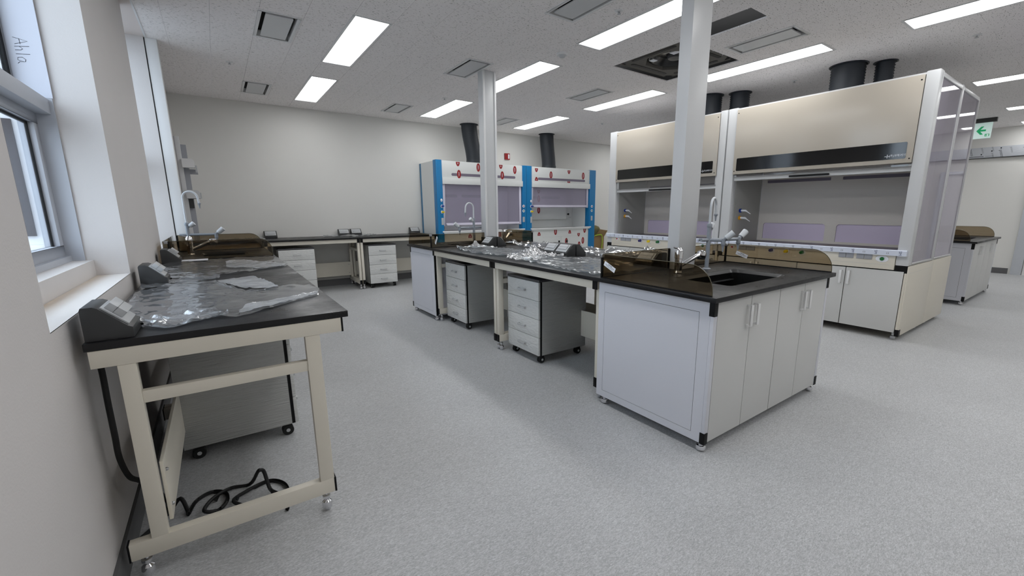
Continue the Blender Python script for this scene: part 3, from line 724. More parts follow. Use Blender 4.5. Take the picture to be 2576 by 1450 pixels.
# ================================================================ TAPS
def arc(c, r, a0, a1, ux, n=12):
    """arc in the vertical plane spanned by horizontal unit vector ux and z"""
    return [(c[0]+ux[0]*r*math.cos(math.radians(a0+(a1-a0)*i/n)), c[1]+ux[1]*r*math.cos(math.radians(a0+(a1-a0)*i/n)), c[2]+r*math.sin(math.radians(a0+(a1-a0)*i/n))) for i in range(n+1)]
def lab_tap(x, y, z, ux, arms, label, zbar=.225, top=.54, rg=.07, neckr=.0095):
    t = thing('laboratory_tap', label, 'tap', (x, y, z), 'grey swan-neck laboratory taps')
    part('base_flange', MB().lathe([(.032, 0), (.032, .006), (.02, .012)], (x, y, z), n=20), 'zinc', t)
    part('riser', MB().tube([(x, y, z+.01), (x, y, z+zbar+.12)], .0155, 14), 'zinc', t)
    part('collar', MB().lathe([(.018, zbar+.095), (.020, zbar+.10), (.020, zbar+.118), (.016, zbar+.124)], (x, y, z), n=18), 'zinc', t)
    c = (x+ux[0]*rg, y+ux[1]*rg, z+top-rg)
    path = [(x, y, z+zbar+.12)]+arc(c, rg, 180, 0, ux, 16)+[(x+ux[0]*(2*rg+.006), y+ux[1]*(2*rg+.006), z+top-rg-.05)]
    part('swan_neck', MB().tube(path, neckr, 12), 'knob', t)
    e = path[-1]
    part('nozzle', MB().lathe([(.0135, 0), (.0135, -.012), (.009, -.016), (.0045, -.055)], e, n=14), 'zinc', t)
    # upper side valve
    k = Vector((ux[0]*.8, ux[1]*.8, .6)).normalized(); o = Vector((x, y, z+zbar+.07))
    s = part('valve', MB().cyl(tuple(o), tuple(o+k*.035), .009), 'zinc', t); part('knob', MB().tube([tuple(o+k*.028), tuple(o+k*.05), tuple(o+k*.078)], .020, 14, .0225), 'knob', s)
    # ring shaped pipe and outlets
    b = MB()
    for (dx, dy, L) in arms:
        b.tube([(x-dx*.07, y-dy*.07, z+zbar), (x, y-.0, z+zbar), (x+dx*L, y+dy*L, z+zbar)], .0125, 12)
    part('cross_pipe', b, 'zinc', t)
    for (dx, dy, L) in arms:
        q = Vector((x+dx*L, y+dy*L, z+zbar)); d = Vector((dx*.75, dy*.75, .66)).normalized()
        v = part('outlet', MB().tube([tuple(q+Vector((0, 0, .012))), tuple(q-Vector((0, 0, .03)))], .0165, 12).tube([tuple(q-Vector((0, 0, .03))), tuple(q-Vector((0, 0, .045)))], .0185, 12, .012)
                 .tube([tuple(q-Vector((0, 0, .045))), tuple(q-Vector((0, 0, .088)))], .010, 10, .0045).tube([tuple(q), tuple(q+d*.03)], .014, 12), 'zinc', t)
        part('knob', MB().tube([tuple(q+d*.025), tuple(q+d*.05), tuple(q+d*.09)], .0215, 16, .0245), 'knob', v)
    return t
lab_tap(3.035, 1.885, HI, (.96, .28), [(.5, -.866, .105), (.966, -.26, .30)], 'grey swan-neck laboratory tap on the near island sink, beside the near column')
lab_tap(2.72, 5.06, HI, (-.96, -.28), [(-1.0, .05, .20), (.97, .2, .16)], 'grey swan-neck laboratory tap at the far island sink, left of the far column')
lab_tap(-.25, 5.62, HL, (.98, -.2), [(.98, -.15, .235)], 'swan-neck laboratory tap over the window-wall sink', zbar=.19, top=.62, rg=.062)
def mixer(x, y, z, d, label, reach=.20):
    t = thing('mixer_tap', label, 'tap', (x, y, z)); d = Vector(d).normalized()
    part('base_ring', MB().lathe([(.027, 0), (.033, .005), (.029, .02)], (x, y, z), n=22), 'chrome', t)
    part('body', MB().lathe([(.027, .018), (.027, .105), (.030, .108), (.030, .150), (.026, .172), (.016, .186)], (x, y, z), n=24), 'chrome', t)
    o = Vector((x, y, z+.045))
    part('spout', MB().tube([tuple(o), tuple(o+d*.06+Vector((0, 0, .03))), tuple(o+d*(reach*.75)+Vector((0, 0, .072))), tuple(o+d*reach+Vector((0, 0, .085)))], .015, 14, .020), 'chrome', t)
    e = o+d*reach+Vector((0, 0, .095))
    h = part('spray_head', MB().lathe([(.014, .020), (.030, .012), (.034, -.004), (.034, -.026), (.031, -.032)], tuple(e), n=22), 'chrome', t)
    part('nozzle_ring', MB().lathe([(.030, -.032), (.028, -.046), (.010, -.048)], tuple(e), n=20), 'rubber', h)
    k = Vector((x, y, z+.178))
    part('lever', MB().tube([tuple(k), tuple(k-d*.05+Vector((0, 0, .01)))], .008, 10, .005), 'chrome', t)
    return t
mixer(2.675, 1.885, HI, (.96, -.28, 0), 'chrome mixer tap between the near column and the island sink')
mixer(-.24, 5.40, HL, (.98, -.15, 0), 'chrome mixer tap on the window-wall sink', .19)
mixer(3.2, 5.08, HI, (.9, .3, 0), 'chrome mixer tap right of the far white column', .14)

# ================================================================ POWER SOCKET BOXES
def socket_box(x, y, z, kind, label, group, w=.185, d=.125, h=.118, flap=False):
    """wedge; (x,y) = middle of its back edge; kind = facing dir '+x','-x','-y'"""
    R = {'+x': ((0, 1), (-1, 0)), '-x': ((0, -1), (1, 0)), '-y': ((1, 0), (0, -1))}[kind]   # along, outward?
    al = {'+x': (0, 1), '-x': (0, -1), '-y': (1, 0)}[kind]; out = {'+x': (1, 0), '-x': (-1, 0), '-y': (0, -1)}[kind]
    T = Matrix(((al[0], out[0], 0, x), (al[1], out[1], 0, y), (0, 0, 1, z), (0, 0, 0, 1)))
    t = thing('socket_box', label, 'power socket', (x, y, z), group)
    prof = [(0, .0008), (d, .0008), (d, .038), (d-.012, .044), (.045, h-.006), (.032, h), (.004, h), (0, h-.01)]
    part('body', MB(T).prism(prof, 'x', -w/2, w/2), 'greyd', t, bevel=.0015)
    # sloped face frame
    a = Vector((d-.012, .044)); b_ = Vector((.045, h-.006)); u = (b_-a).normalized(); nrm = Vector((u.y, -u.x))
    if nrm.x < 0: nrm = -nrm
    def slab(t0, t1, n0, n1, x0, x1):
        L = (b_-a).length
        q = [a+u*(t0*L)+nrm*n0, a+u*(t1*L)+nrm*n0, a+u*(t1*L)+nrm*n1, a+u*(t0*L)+nrm*n1]
        return MB(T).prism([tuple(v) for v in q], 'x', x0, x1)
    f = part('face_plate', slab(.02, .98, .0, .006, -w/2+.014, w/2-.014), 'greyl', t, bevel=.0015)
    part('flap_lid', slab(.30, .90, .006, .030 if flap else .014, -w/2+.03, w/2-.03), 'greyl', f, bevel=.002)
    part('seam', slab(.60, .615, .0, .0306 if flap else .0146, -w/2+.03, w/2-.03), 'greyd', f)
    part('hinge_screw', MB(T).lathe([(.005, d-.004), (.005, d+.006), (.003, d+.008)], (w/2-.02, 0, .012), 'y', 8), 'black', t)
    return t
G1 = 'socket boxes on the window-wall worktops'
socket_box(-.405, 2.09, HL, '+x', 'grey wedge socket box nearest the camera on the window-wall bench corner', G1, flap=True)
socket_box(-.405, 3.46, HL, '+x', 'grey wedge socket box between the two window-wall benches', G1, flap=True)
socket_box(-.405, 4.72, HL, '+x', 'grey wedge socket box right before the window-wall sink guard', G1, flap=True)
G2 = 'socket boxes along the middle of the island'
for (y, s) in ((2.24, 'behind the near sink guard'), (3.27, 'in the middle cluster, nearer one'), (3.46, 'in the middle cluster, farther one'), (4.76, 'in front of the far column')):
    socket_box(2.828, y, HI, '-x', 'dark wedge socket box facing the windows, %s' % s, G2)
    socket_box(2.842, y, HI, '+x', 'dark wedge socket box facing the fume hoods, %s' % s, G2)
G3 = 'socket boxes on the far-wall worktop'
for (x, s) in ((.70, 'left one on the far-wall worktop'), (1.85, 'left one of the pair in the middle of the far wall'), (2.06, 'right one of the pair in the middle of the far wall'), (3.18, 'one beside the blue fume hood')):
    socket_box(x, 8.47, HF, '-y', 'grey socket box, %s' % s, G3)

# ================================================================ DRAWER PEDESTALS
def pedestal(cx, cy, kind, label, W_=.505, D_=.56, H_=.755):
    """(cx,cy) centre, kind = facing dir of the drawers"""
    al, out = {'+x': ((0, 1), (1, 0)), '-x': ((0, -1), (-1, 0)), '-y': ((1, 0), (0, -1))}[kind]
    T = Matrix(((al[0], out[0], 0, cx), (al[1], out[1], 0, cy), (0, 0, 1, 0), (0, 0, 0, 1)))
    t = thing('drawer_pedestal', label, 'drawer unit', (cx, cy, 0), 'mobile drawer pedestals under the benches')
    w, d = W_/2, D_/2; P = lambda: MB(T)
    part('body', P().box(-w, w, -d, d-.036, .062, H_-.02), 'wrap', t, bevel=.002)
    part('top_board', P().box(-w, w, -d, d-.002, H_-.02, H_), 'topw', t, bevel=.003)
    part('drawer_gap_shade', P().box(-w+.0015, w-.0015, d-.036, d-.0192, .063, H_-.0202), 'black', t)  # black fill paints the shade of the open gap behind the drawer fronts
    hh = (H_-.022-.062)/4
    for i in range(4):
        z0 = .062+i*hh+.0015; z1 = z0+hh-.004
        dr = part('drawer', P().box(-w+.005, w-.005, d-.019, d, z0, z1), 'wrapf', t, bevel=.0015)
        zc = (z0+z1)/2-.005
        part('handle', P().box(-.055, .055, d+.018, d+.025, zc-.009, zc+.009).box(-.055, -.049, d, d+.02, zc-.009, zc+.009).box(.049, .055, d, d+.02, zc-.009, zc+.009), 'wraph', dr, bevel=.001)
    for a in (-1, 1):
        for c in (-1, 1):
            x, y = a*(w-.05), c*(d-.06)
            k = part('caster', P().box(x-.019, x+.019, y-.024, y+.024, .030, .062).lathe([(.029, -.022), (.032, -.019), (.032, -.006), (.029, -.004)], (x, y, .0121), 'x', 20).lathe([(.029, .004), (.032, .006), (.032, .019), (.029, .022)], (x, y, .0121), 'x', 20), 'rubber', t)
            part('wheel_hub', P().lathe([(.011, -.0245), (.011, .0245)], (x, y, .0121), 'x', 12), 'greyl', k)
    return t
pedestal(2.475, 3.185, '-x', 'plastic-wrapped white drawer pedestal under the nearer half of the island')
pedestal(2.475, 4.585, '-x', 'plastic-wrapped white drawer pedestal under the farther half of the island, near the far cabinet')
pedestal(-.01, 3.105, '+x', 'plastic-wrapped drawer pedestal seen from its side under the nearest window-wall bench')
pedestal(.975, 8.03, '-y', 'plastic-wrapped drawer pedestal under the left far-wall bench', .52)
pedestal(2.33, 8.05, '-y', 'plastic-wrapped drawer pedestal under the far-wall bench near the blue hood', .49)
pedestal(3.20, 2.6, '+x', 'plastic-wrapped drawer pedestal on the fume hood side of the island')

# ================================================================ CABLES
cp = [(-.425, 2.16, .86), (-.405, 2.13, .80), (-.40, 2.10, .66), (-.398, 2.09, .54), (-.40, 2.10, .44), (-.395, 2.16, .33), (-.38, 2.24, .26), (-.37, 2.34, .17), (-.36, 2.42, .09), (-.355, 2.50, .02), (-.34, 2.46, -.008), (-.36, 2.36, -.009)]
def smooth(pts, n=5):
    out = []
    P = [Vector(p) for p in pts]
    for i in range(len(P)-1):
        p0, p1, p2, p3 = P[max(i-1, 0)], P[i], P[i+1], P[min(i+2, len(P)-1)]
        for k in range(n):
            u = k/n; out.append(.5*((2*p1)+(-p0+p2)*u+(2*p0-5*p1+4*p2-p3)*u*u+(-p0+3*p1-3*p2+p3)*u**3))
    return out+[P[-1]]
tag(part('power_cable', MB().tube(smooth(cp), .0095, 8), 'rubber'), 'thick black cable hanging down the wall behind the nearest bench', 'cable')
cf = [(-.425, 2.25, .010), (-.37, 2.33, .010), (-.33, 2.40, .012), (-.29, 2.42, .05), (-.265, 2.36, .012), (-.26, 2.33, .012), (-.235, 2.42, .011), (-.18, 2.46, .011), (-.125, 2.42, .012), (-.115, 2.34, .012), (-.15, 2.28, .012),
      (-.20, 2.28, .03), (-.17, 2.36, .03), (-.10, 2.44, .012), (-.02, 2.42, .012), (.02, 2.34, .11), (.03, 2.33, .12), (.045, 2.34, .10), (.06, 2.30, .02), (.09, 2.24, .012), (.05, 2.19, .012), (-.03, 2.22, .014), (-.09, 2.30, .02), (-.04, 2.36, .014), (.06, 2.40, .012), (.12, 2.33, .012), (.13, 2.22, .012), (.11, 2.10, .012)]
tag(part('coiled_cable', MB().tube([(q[0], q[1], q[2]-.02) for q in smooth(cf)], .0085, 8), 'rubber'), 'coiled black cable lying on the floor under the nearest bench', 'cable')

# ================================================================ CLEAR FILM SHEETS
def film(name, label, z, outline, seed=1, amp=.004, peaks=(), m='film', rings=26, group='crumpled clear plastic films on the worktops', fold=None, jit=.006):
    """outline: list of (x,y); wrinkled star-shaped sheet lying on height z"""
    N = 96; P = [Vector(p) for p in outline]; L = [0]
    for i in range(len(P)): L.append(L[-1]+(P[(i+1) % len(P)]-P[i]).length)
    ol = []
    for k in range(N):
        s = L[-1]*k/N; i = max(j for j in range(len(P)) if L[j] <= s); u = (s-L[i])/(L[i+1]-L[i]); q = P[i].lerp(P[(i+1) % len(P)], u)
        q = q+Vector((noise.noise((q.x*22, q.y*22, seed)), noise.noise((q.x*22, q.y*22, seed+9))))*jit; ol.append(q)
    c = sum(P, Vector((0, 0)))/len(P)
    def hgt(x, y, e):
        a = 1-abs(noise.noise((x*9+seed, y*13, seed)))*2; a = max(a, 0)**3
        b_ = 1-abs(noise.noise((x*24, y*30+seed, seed*2)))*2; b_ = max(b_, 0)**3
        w = 1-abs(noise.noise((x*40+y*25, y*5-x*3, seed*3)))*2.2; w = max(w, 0)**4
        h = .0015+amp*(a*1.5+b_*.6+w*.35+.3)*(.45+e*1.0)
        for (px, py, r, hh) in peaks:
            d = math.hypot(x-px, y-py)/r
            if d < 1: h += hh*(1-d)**1.2*(.7+.9*abs(noise.noise((x*20, y*20, seed))))
        return h
    vs = [(c.x, c.y, z+hgt(c.x, c.y, 0))]; fs = []
    for r in range(1, rings+1):
        f = r/rings
        for k in range(N):
            q = c.lerp(ol[k], f); vs.append((q.x, q.y, z+hgt(q.x, q.y, f**4)))
    for k in range(N): fs.append((0, 1+k, 1+(k+1) % N))
    for r in range(rings-1):
        for k in range(N): a = 1+r*N+k; b_ = 1+r*N+(k+1) % N; fs.append((a, a+N, b_+N, b_))
    b = MB().add(vs, fs); b.sm = True
    o = part(name, b, m); o.data.set_sharp_from_angle(angle=3.2)
    o.location = (0, 0, 0)
    return tag(o, label, 'plastic film', group)
film('plastic_film', 'large clear plastic film spread over the nearest window-wall bench', HL, [(-.26, 2.10), (-.19, 2.04), (-.05, 2.17), (.02, 2.10), (.20, 2.26), (.385, 2.42), (.42, 2.60), (.40, 2.74), (.29, 2.88), (.21, 2.79), (.09, 2.78), (.02, 3.0), (-.06, 3.30), (-.20, 3.34), (-.30, 3.24), (-.395, 3.06), (-.38, 2.6), (-.30, 2.3)],
     3, .0045, [(-.02, 2.22, .07, .012), (.12, 2.36, .05, .008)])
film('folded_film', 'folded flap of clear film lying on the large film, towards the bench front', HL+.006, [(-.05, 3.26), (.155, 3.34), (.205, 3.10), (.245, 2.80), (.20, 2.76), (.08, 2.86)], 5, .0025, (), 'filmw', jit=.003)
film('rolled_film', 'long folded edge of clear film pointing to the front of the nearest bench', HL+.006, [(.03, 2.16), (.20, 2.27), (.375, 2.42), (.40, 2.52), (.22, 2.42), (.06, 2.33)], 8, .003, (), 'filmw', jit=.003)
film('bunched_film', 'bunched end of clear film beside the nearest socket box', HL+.003, [(-.285, 2.15), (-.20, 2.04), (-.08, 2.10), (.0, 2.14), (-.02, 2.22), (-.14, 2.26), (-.26, 2.24)], 12, .009, [(-.22, 2.13, .07, .018), (-.1, 2.17, .06, .012)], 'filmc')
film('film_strip', 'narrow clear film strip along the wall by the second socket box', HL, [(-.38, 3.12), (-.25, 3.30), (-.05, 3.34), (-.02, 3.48), (-.20, 3.58), (-.27, 3.45), (-.40, 3.33)], 21, .006, (), 'filmc')
film('plastic_film', 'clear plastic film spread over the second window-wall bench', HL, [(-.38, 3.64), (-.15, 3.46), (.12, 3.62), (.42, 3.86), (.44, 4.2), (.38, 4.72), (.1, 4.74), (-.2, 4.76), (-.38, 4.62), (-.40, 4.1)], 15, .006, [(.35, 4.0, .1, .012)])
film('folded_film', 'folded film triangle on the second window-wall bench near its front edge', HL+.007, [(.02, 4.42), (.14, 4.50), (.42, 3.95), (.36, 3.78), (.20, 3.75), (.02, 3.95)], 17, .004, (), 'filmw')
# island films
film('plastic_film', 'broad clear film with blue tint on the near half of the island, window side', HI, [(2.085, 2.14), (2.10, 2.6), (2.16, 3.0), (2.24, 3.28), (2.50, 3.30), (2.68, 3.16), (2.78, 2.9), (2.80, 2.4), (2.76, 2.12)], 31, .008, [(2.15, 2.2, .06, .012)], 'filmb')
film('peaked_film', 'crumpled film tent rising at the front edge between the island halves', HI+.003, [(2.13, 3.18), (2.17, 3.42), (2.36, 3.62), (2.52, 3.52), (2.44, 3.22), (2.28, 3.02)], 33, .010, [(2.40, 3.42, .16, .07)], 'filmw')
film('plastic_film', 'clear film spread over the far half of the island, window side', HI, [(2.14, 4.0), (2.2, 4.5), (2.32, 4.78), (2.5, 4.66), (2.66, 4.5), (2.68, 3.9), (2.66, 3.62), (2.45, 3.58), (2.22, 3.62)], 35, .009, [(2.27, 4.66, .12, .035), (2.20, 4.5, .1, .03)], 'filmb')
film('film_spike', 'film bunched into a small spike left of the far socket boxes', HI+.002, [(2.40, 4.62), (2.5, 4.8), (2.66, 4.86), (2.66, 4.62), (2.54, 4.5)], 37, .008, [(2.55, 4.70, .09, .09)], 'filmw')
film('film_heap', 'heap of clear film draped against the middle socket boxes of the island', HI+.002, [(2.46, 3.60), (2.62, 3.72), (2.69, 3.60), (2.69, 3.20), (2.60, 3.08), (2.50, 3.28)], 39, .014, [(2.62, 3.62, .10, .10), (2.60, 3.30, .08, .04)], 'filmw')
film('plastic_film', 'clear film on the near half of the island, fume hood side', HI, [(3.02, 2.14), (3.55, 2.14), (3.56, 2.8), (3.5, 3.3), (3.1, 3.4), (2.99, 3.1), (3.0, 2.5)], 41, .010, [(3.12, 2.50, .20, .14), (3.4, 3.2, .15, .05)], 'film')
film('plastic_film', 'clear film on the far half of the island, fume hood side', HI, [(3.0, 3.6), (3.56, 3.5), (3.56, 4.3), (3.50, 4.85), (3.1, 4.85), (2.99, 4.3)], 43, .010, [(3.15, 4.1, .18, .09), (3.1, 4.7, .14, .07)], 'film')
film('plastic_film', 'clear film beside the pair of socket boxes on the far-wall worktop', HF, [(1.45, 8.1), (1.5, 8.4), (2.3, 8.42), (2.35, 8.1), (1.9, 7.9)], 45, .010, [(1.9, 8.2, .2, .03)], 'film')
film('plastic_film', 'clear film on the corner worktop near the window wall', HF, [(.0, 7.85), (.05, 8.3), (.55, 8.3), (.6, 8.0), (.3, 7.8)], 47, .010, (), 'filmw')
tag(part('paper_slip', MB().box(-.28, -.10, 4.66, 4.80, HL+.010, HL+.013), 'paper'), 'white printed slip lying beside the third socket box', 'paper')
tag(part('paper_slip', MB().box(3.08, 3.20, 4.78, 4.86, HI+.03, HI+.033), 'paper'), 'small pale slip near the far splash guard on the island', 'paper')

# ================================================================ WALL-MOUNTED RAIL on window wall
t = thing('utility_panel', 'tall white panel with slotted rail and box brackets beyond the pilaster', 'wall panel', (-.36, 7.0, .89))
part('panel', MB().box(-.438, -.30, 7.0, 7.05, .95, 2.24), 'hoodw', t)
part('rail', MB().box(-.299, -.255, 6.98, 7.05, .95, 2.24), 'hoodw', t, bevel=.003)
part('slotted_rail', MB().box(-.254, -.20, 7.03, 7.05, .95, 2.15), 'grey', t)
part('box_bracket', MB().prism(rrect(-.26, -.14, 1.87, 1.975, .03, 4, (0, 0, 1, 0)), 'y', 6.90, 7.028), 'metalw', t)
part('box_bracket', MB().prism(rrect(-.26, -.13, 1.50, 1.60, .03, 4, (0, 0, 1, 0)), 'y', 6.90, 7.028), 'hoodw', t)
part('arm', MB().box(-.255, -.12, 7.052, 7.10, 1.80, 1.86).box(-.25, -.13, 6.95, 7.02, 1.494, 1.499), 'grey', t)
part('socket', MB().box(-.13, -.115, 6.93, 7.02, 1.50, 1.57).box(-.138, -.12, 6.93, 7.02, 1.82, 1.90), 'greyl', t)
part('switch_box', MB().box(-.252, -.205, 6.99, 7.028, 1.38, 1.49), 'greyd', t)

# ================================================================ BLUE FUME HOODS
def valve(parent, c, out, colm, r=.022, L=.045, plate=.034, name='valve'):
    o = Vector(c); d = Vector(out)
    p = part(name, MB().tube([tuple(o), tuple(o+d*.006)], plate, 18), 'paper', parent)
    part('valve_knob', MB().tube([tuple(o+d*.006), tuple(o+d*L*.6), tuple(o+d*L)], r, 14, r*.8), colm, p)
    return p
def logo(parent, x, z, y, clipz=None, s=1.0, half=None):
    """dark red oval mark printed on protective film; half='top'/'bottom' keeps one half"""
    pts = ellipse(x, z, .041*s, .080*s, 24); p0 = ellipse(x, z, .045*s, .086*s, 24)
    if half == 'bottom': pts = [p for p in pts if p[1] <= z+.001]; p0 = [p for p in p0 if p[1] <= z+.001]
    if half == 'top': pts = [p for p in pts if p[1] >= z-.001]; p0 = [p for p in p0 if p[1] >= z-.001]
    b0 = part('film_mark', MB().prism(pts, 'y', y-.0012, y), 'red', parent, label='dark red oval mark')
    b = MB()
    if half is None:
        b.box(x-.010, x-.006, y-.002, y-.001, z-.045*s, z+.045*s).box(x+.004, x+.008, y-.002, y-.001, z-.030*s, z+.035*s).box(x-.008, x+.008, y-.002, y-.001, z-.004, z).box(x-.008, x+.004, y-.002, y-.001, z+.03, z+.034)
    else:
        zz = z-.028 if half == 'bottom' else z+.028
        b.box(x-.008, x-.002, y-.002, y-.001, zz-.014, zz+.014).box(x+.004, x+.009, y-.002, y-.001, zz-.010, zz+.010)
    part('mark_print', b, 'paper', b0)
def blue_hood(x0, x1, label, sash_z, film_inside):
    yf, yb = 7.70, 8.485; t = thing('fume_hood', label, 'fume hood', ((x0+x1)/2, (yf+yb)/2, 0), 'blue and white fume hoods at the far wall')
    pw = .115 if x0 < 4 else .12
    T_ = 2.265; z1 = 1.83
    xa, xb = x0+.13, x1-.13
    if x0 > 4: xa = x0+.15; xb = x1-.20
    else: xb = x1-.11
    # blue posts
    for a, b_ in ((x0, xa-.01), (xb+.01, x1)):
        part('post', MB().box(a, b_, yf, yf+.14, 0, T_), 'blue', t, bevel=.008)
    for xs in (x0+.001, x1-.013):
        part('side_panel', MB().box(xs, xs+.012, yf+.14, yb-.07, .02, T_-.015), 'bhw', t)
        part('rear_post', MB().box(xs-.001, xs+.013, yb-.07, yb, 0, T_-.02), 'bluedk', t)
    part('top_panel', MB().box(x0+.013, x1-.013, yf+.14, yb, T_-.04, T_-.015), 'bhw', t)
    part('back_panel', MB().box(x0+.013, x1-.013, yb-.02, yb, .05, T_-.04), 'bhw', t)
    fr = part('front_cover', MB().box(xa-.01, xb+.01, yf+.01, yf+.03, 1.945, T_-.01), 'bhw', t, bevel=.002)
    sl = .22 if x0 < 4 else .10
    part('viewing_slot', MB().prism(rrect(xa+.14+sl*.2, xb-.12-sl*.2, 1.985, 2.035, .024, 5), 'y', yf+.007, yf+.01), 'violetd', fr)
    part('cover_rail', MB().box(xa-.012, xb+.012, yf-.012, yf+.02, z1, 1.943), 'bhw', t, bevel=.003)
    # interior liner
    part('liner', MB().box(xa, xb, yb-.18, yb-.17, .93, T_-.05).box(xa-.01, xa, yf+.14, yb-.17, .93, T_-.05).box(xb, xb+.01, yf+.14, yb-.17, .93, T_-.05), 'bhw', t)
    part('baffle', MB().box(xa+.02, xb-.25 if x0 > 4 else xb-.02, yb-.24, yb-.225, 1.12, 1.75).box(xa+.25, xa+.27, yb-.24, yb-.19, .95, 1.12), 'bhw', t, bevel=.002)
    sb = MB()
    for q in ((xa+.10, xa+.55), (xa+.65, xb-.45)): sb.prism(rrect(q[0], q[1], 1.60, 1.66, .029, 5), 'y', yb-.2425, yb-.2405)
    part('baffle_slot', sb, 'greyl', t)
    part('work_surface', MB().box(xa-.02, xb+.02, yf-.02, yb-.18, .90, .925), 'bhw', t, bevel=.003)
    part('airfoil', MB().box(xa-.05, xb+.05, yf-.035, yf-.004, .925, .952), 'metalw', t, bevel=.004)
    # sash
    s0 = sash_z
    sf = part('sash_frame', MB().box(xa, xa+.05, yf+.035, yf+.055, s0, z1+.1).box(xb-.05, xb, yf+.035, yf+.055, s0, z1+.1).box(xa+.05, xb-.05, yf+.035, yf+.055, s0, s0+.055), 'pvc', t, bevel=.003)
    part('sash_pane', MB().box(xa+.05, xb-.05, yf+.042, yf+.047, s0+.055, z1+.1), 'sashv', sf)
    part('sash_handle', MB().box(xa+.06, xb-.06, yf+.018, yf+.036, s0+.012, s0+.032), 'pvc', sf, bevel=.004)
    # base cabinet
    part('base_panel', MB().box(xa-.01, xb+.01, yf+.02, yf+.04, .05, .898), 'bhw', t)
    b = MB(); L = xb-xa
    part('base_seam', MB().box(xa+.3, xb-.02, yf+.0175, yf+.0199, .74, .742).box(xa+L/2-.001, xa+L/2+.001, yf+.0175, yf+.0199, .06, .74), 'greyl', t)
    for hx in (xa+L*.46, xa+L*.60): part('door_knob', MB().box(hx-.016, hx+.016, yf-.002, yf+.02, .60, .65), 'black', t, bevel=.003)
    # services on posts
    yp = yf
    for px, cs in ((x1-.075 if x0 < 4 else x1-.11, (('red', 1.425, .012), ('green', 1.325, .013))),):
        for cm, zz, r in cs: valve(t, (px, yp, zz), (0, -1, 0), cm, r, .018, .030)
        part('socket_plate', MB().box(px-.026, px+.026, yp-.007, yp, 1.09, 1.20), 'greyl', t, bevel=.002)
    px = x0+.085 if x0 < 4 else x0+.115
    for cm, zz, r, L_ in (('paper', 1.53, .014, .02), ('bluev', 1.42, .017, .055), ('yellow', 1.31, .018, .06)): valve(t, (px, yp, zz), (.35, -.93, 0), cm, r, L_, .029)
    part('socket_plate', MB().box(px-.018, px+.026, yp-.007, yp, 1.07, 1.20), 'greyl', t, bevel=.002)
    part('inner_tap', MB().lathe([(.012, 0), (.012, -.03), (.022, -.035), (.022, -.045)], (xb-.16, yb-.18, 1.24), 'y', 12), 'black', t)
    b = MB()
    for zz in (1.16, 1.40):
        for xx in (xb-.10, xb-.05): b.lathe([(.006, 0), (.006, -.003)], (xx, yb-.18, zz), 'y', 8)
    part('screw', b, 'greyd', t)
    Y = yf+.0098
    if x0 < 4:
        for (x, z, h) in ((3.84, 2.245, 'bottom'), (3.855, 2.02, None), (4.28, 2.165, None), (4.80, 2.245, 'bottom'), (4.83, 2.04, None), (5.14, 2.16, None)): logo(fr, x, z, Y-(.003 if z < 2.1 and h is None else 0), half=h)
        for (x, z, h) in ((4.06, .80, 'top'),): logo(t, x, z, yf+.0195, half=h)
        logo(t, 4.75, .84, yf+.0195); 
    else:
        for (x, z, h) in ((5.70, 2.225, 'bottom'), (6.10, 2.10, None), (6.62, 2.225, 'bottom'), (7.06, 2.12, None), (5.70, 1.965, 'top'), (6.62, 1.95, 'top')): logo(fr, x, z, Y, half=h)
        yb2 = yb-.2406
        for (x, z, h) in ((6.16, 1.60, None), (5.82, 1.64, None), (6.16, 1.34, None), (5.80, 1.20, 'top'), (6.16, 1.80, 'bottom'), (5.80, 1.42, 'bottom')): logo(t, x, z, yb2, half=h)
        for (x, z, h) in ((6.25, .86, None), (5.78, .78, 'top'), (6.68, .80, 'top'), (7.15, .88, None), (6.96, .80, 'bottom'), (7.10, .62, None), (6.58, .62, None), (6.98, .52, 'top'), (6.0, .45, None), (5.8, .2, None), (6.7, .35, None)): logo(t, x, z, yf+.0195, half=h)
    return t
blue_hood(3.385, 5.425, 'left blue and white fume hood with its sash lowered, behind the far column', 1.045, False)
blue_hood(5.43, 7.46, 'right blue and white fume hood with its sash half open', 1.395, True)
def flex_duct(x, y, z0, z1, r, label, group=None, dx=0, n=26, collar=True):
    t = thing('exhaust_duct', label, 'duct', (x, y, z0), group)
    b = MB(); prof = []
    m = n*2
    vs = []; fs = []; K = 24
    for i in range(m+1):
        z = z0+(z1-z0)*i/m; rr = r+(.006 if i % 2 else -.004); off = dx*(1-math.cos(math.pi*i/m))/2
        for k in range(K):
            a = 2*math.pi*k/K; vs.append((x+off+rr*math.cos(a), y+rr*math.sin(a), z))
    for i in range(m):
        for k in range(K): fs.append((i*K+k, i*K+(k+1) % K, (i+1)*K+(k+1) % K, (i+1)*K+k))
    b.add(vs, fs); b.sm = True; o = part('hose', b, 'duct', t); o.data.set_sharp_from_angle(angle=3.2)
    if collar:
        part('collar', MB().lathe([(r+.035, -.02), (r+.035, -.012), (r+.008, -.008), (r+.008, .06)], (x, y, z0+.0205), n=28), 'ductc', t)
        part('ceiling_ring', MB().lathe([(r+.028, 0), (r+.028, -.006), (r+.012, -.010), (r+.012, .0)], (x+dx, y, z1), n=28), 'duct', t)
    return t
flex_duct(4.42, 8.12, 2.262, CH-.001, .155, 'black flexible duct rising from the left blue fume hood', 'black flexible exhaust ducts', -.10)
flex_duct(6.36, 8.12, 2.262, CH-.001, .155, 'black flexible duct rising from the right blue fume hood', 'black flexible exhaust ducts', -.07)
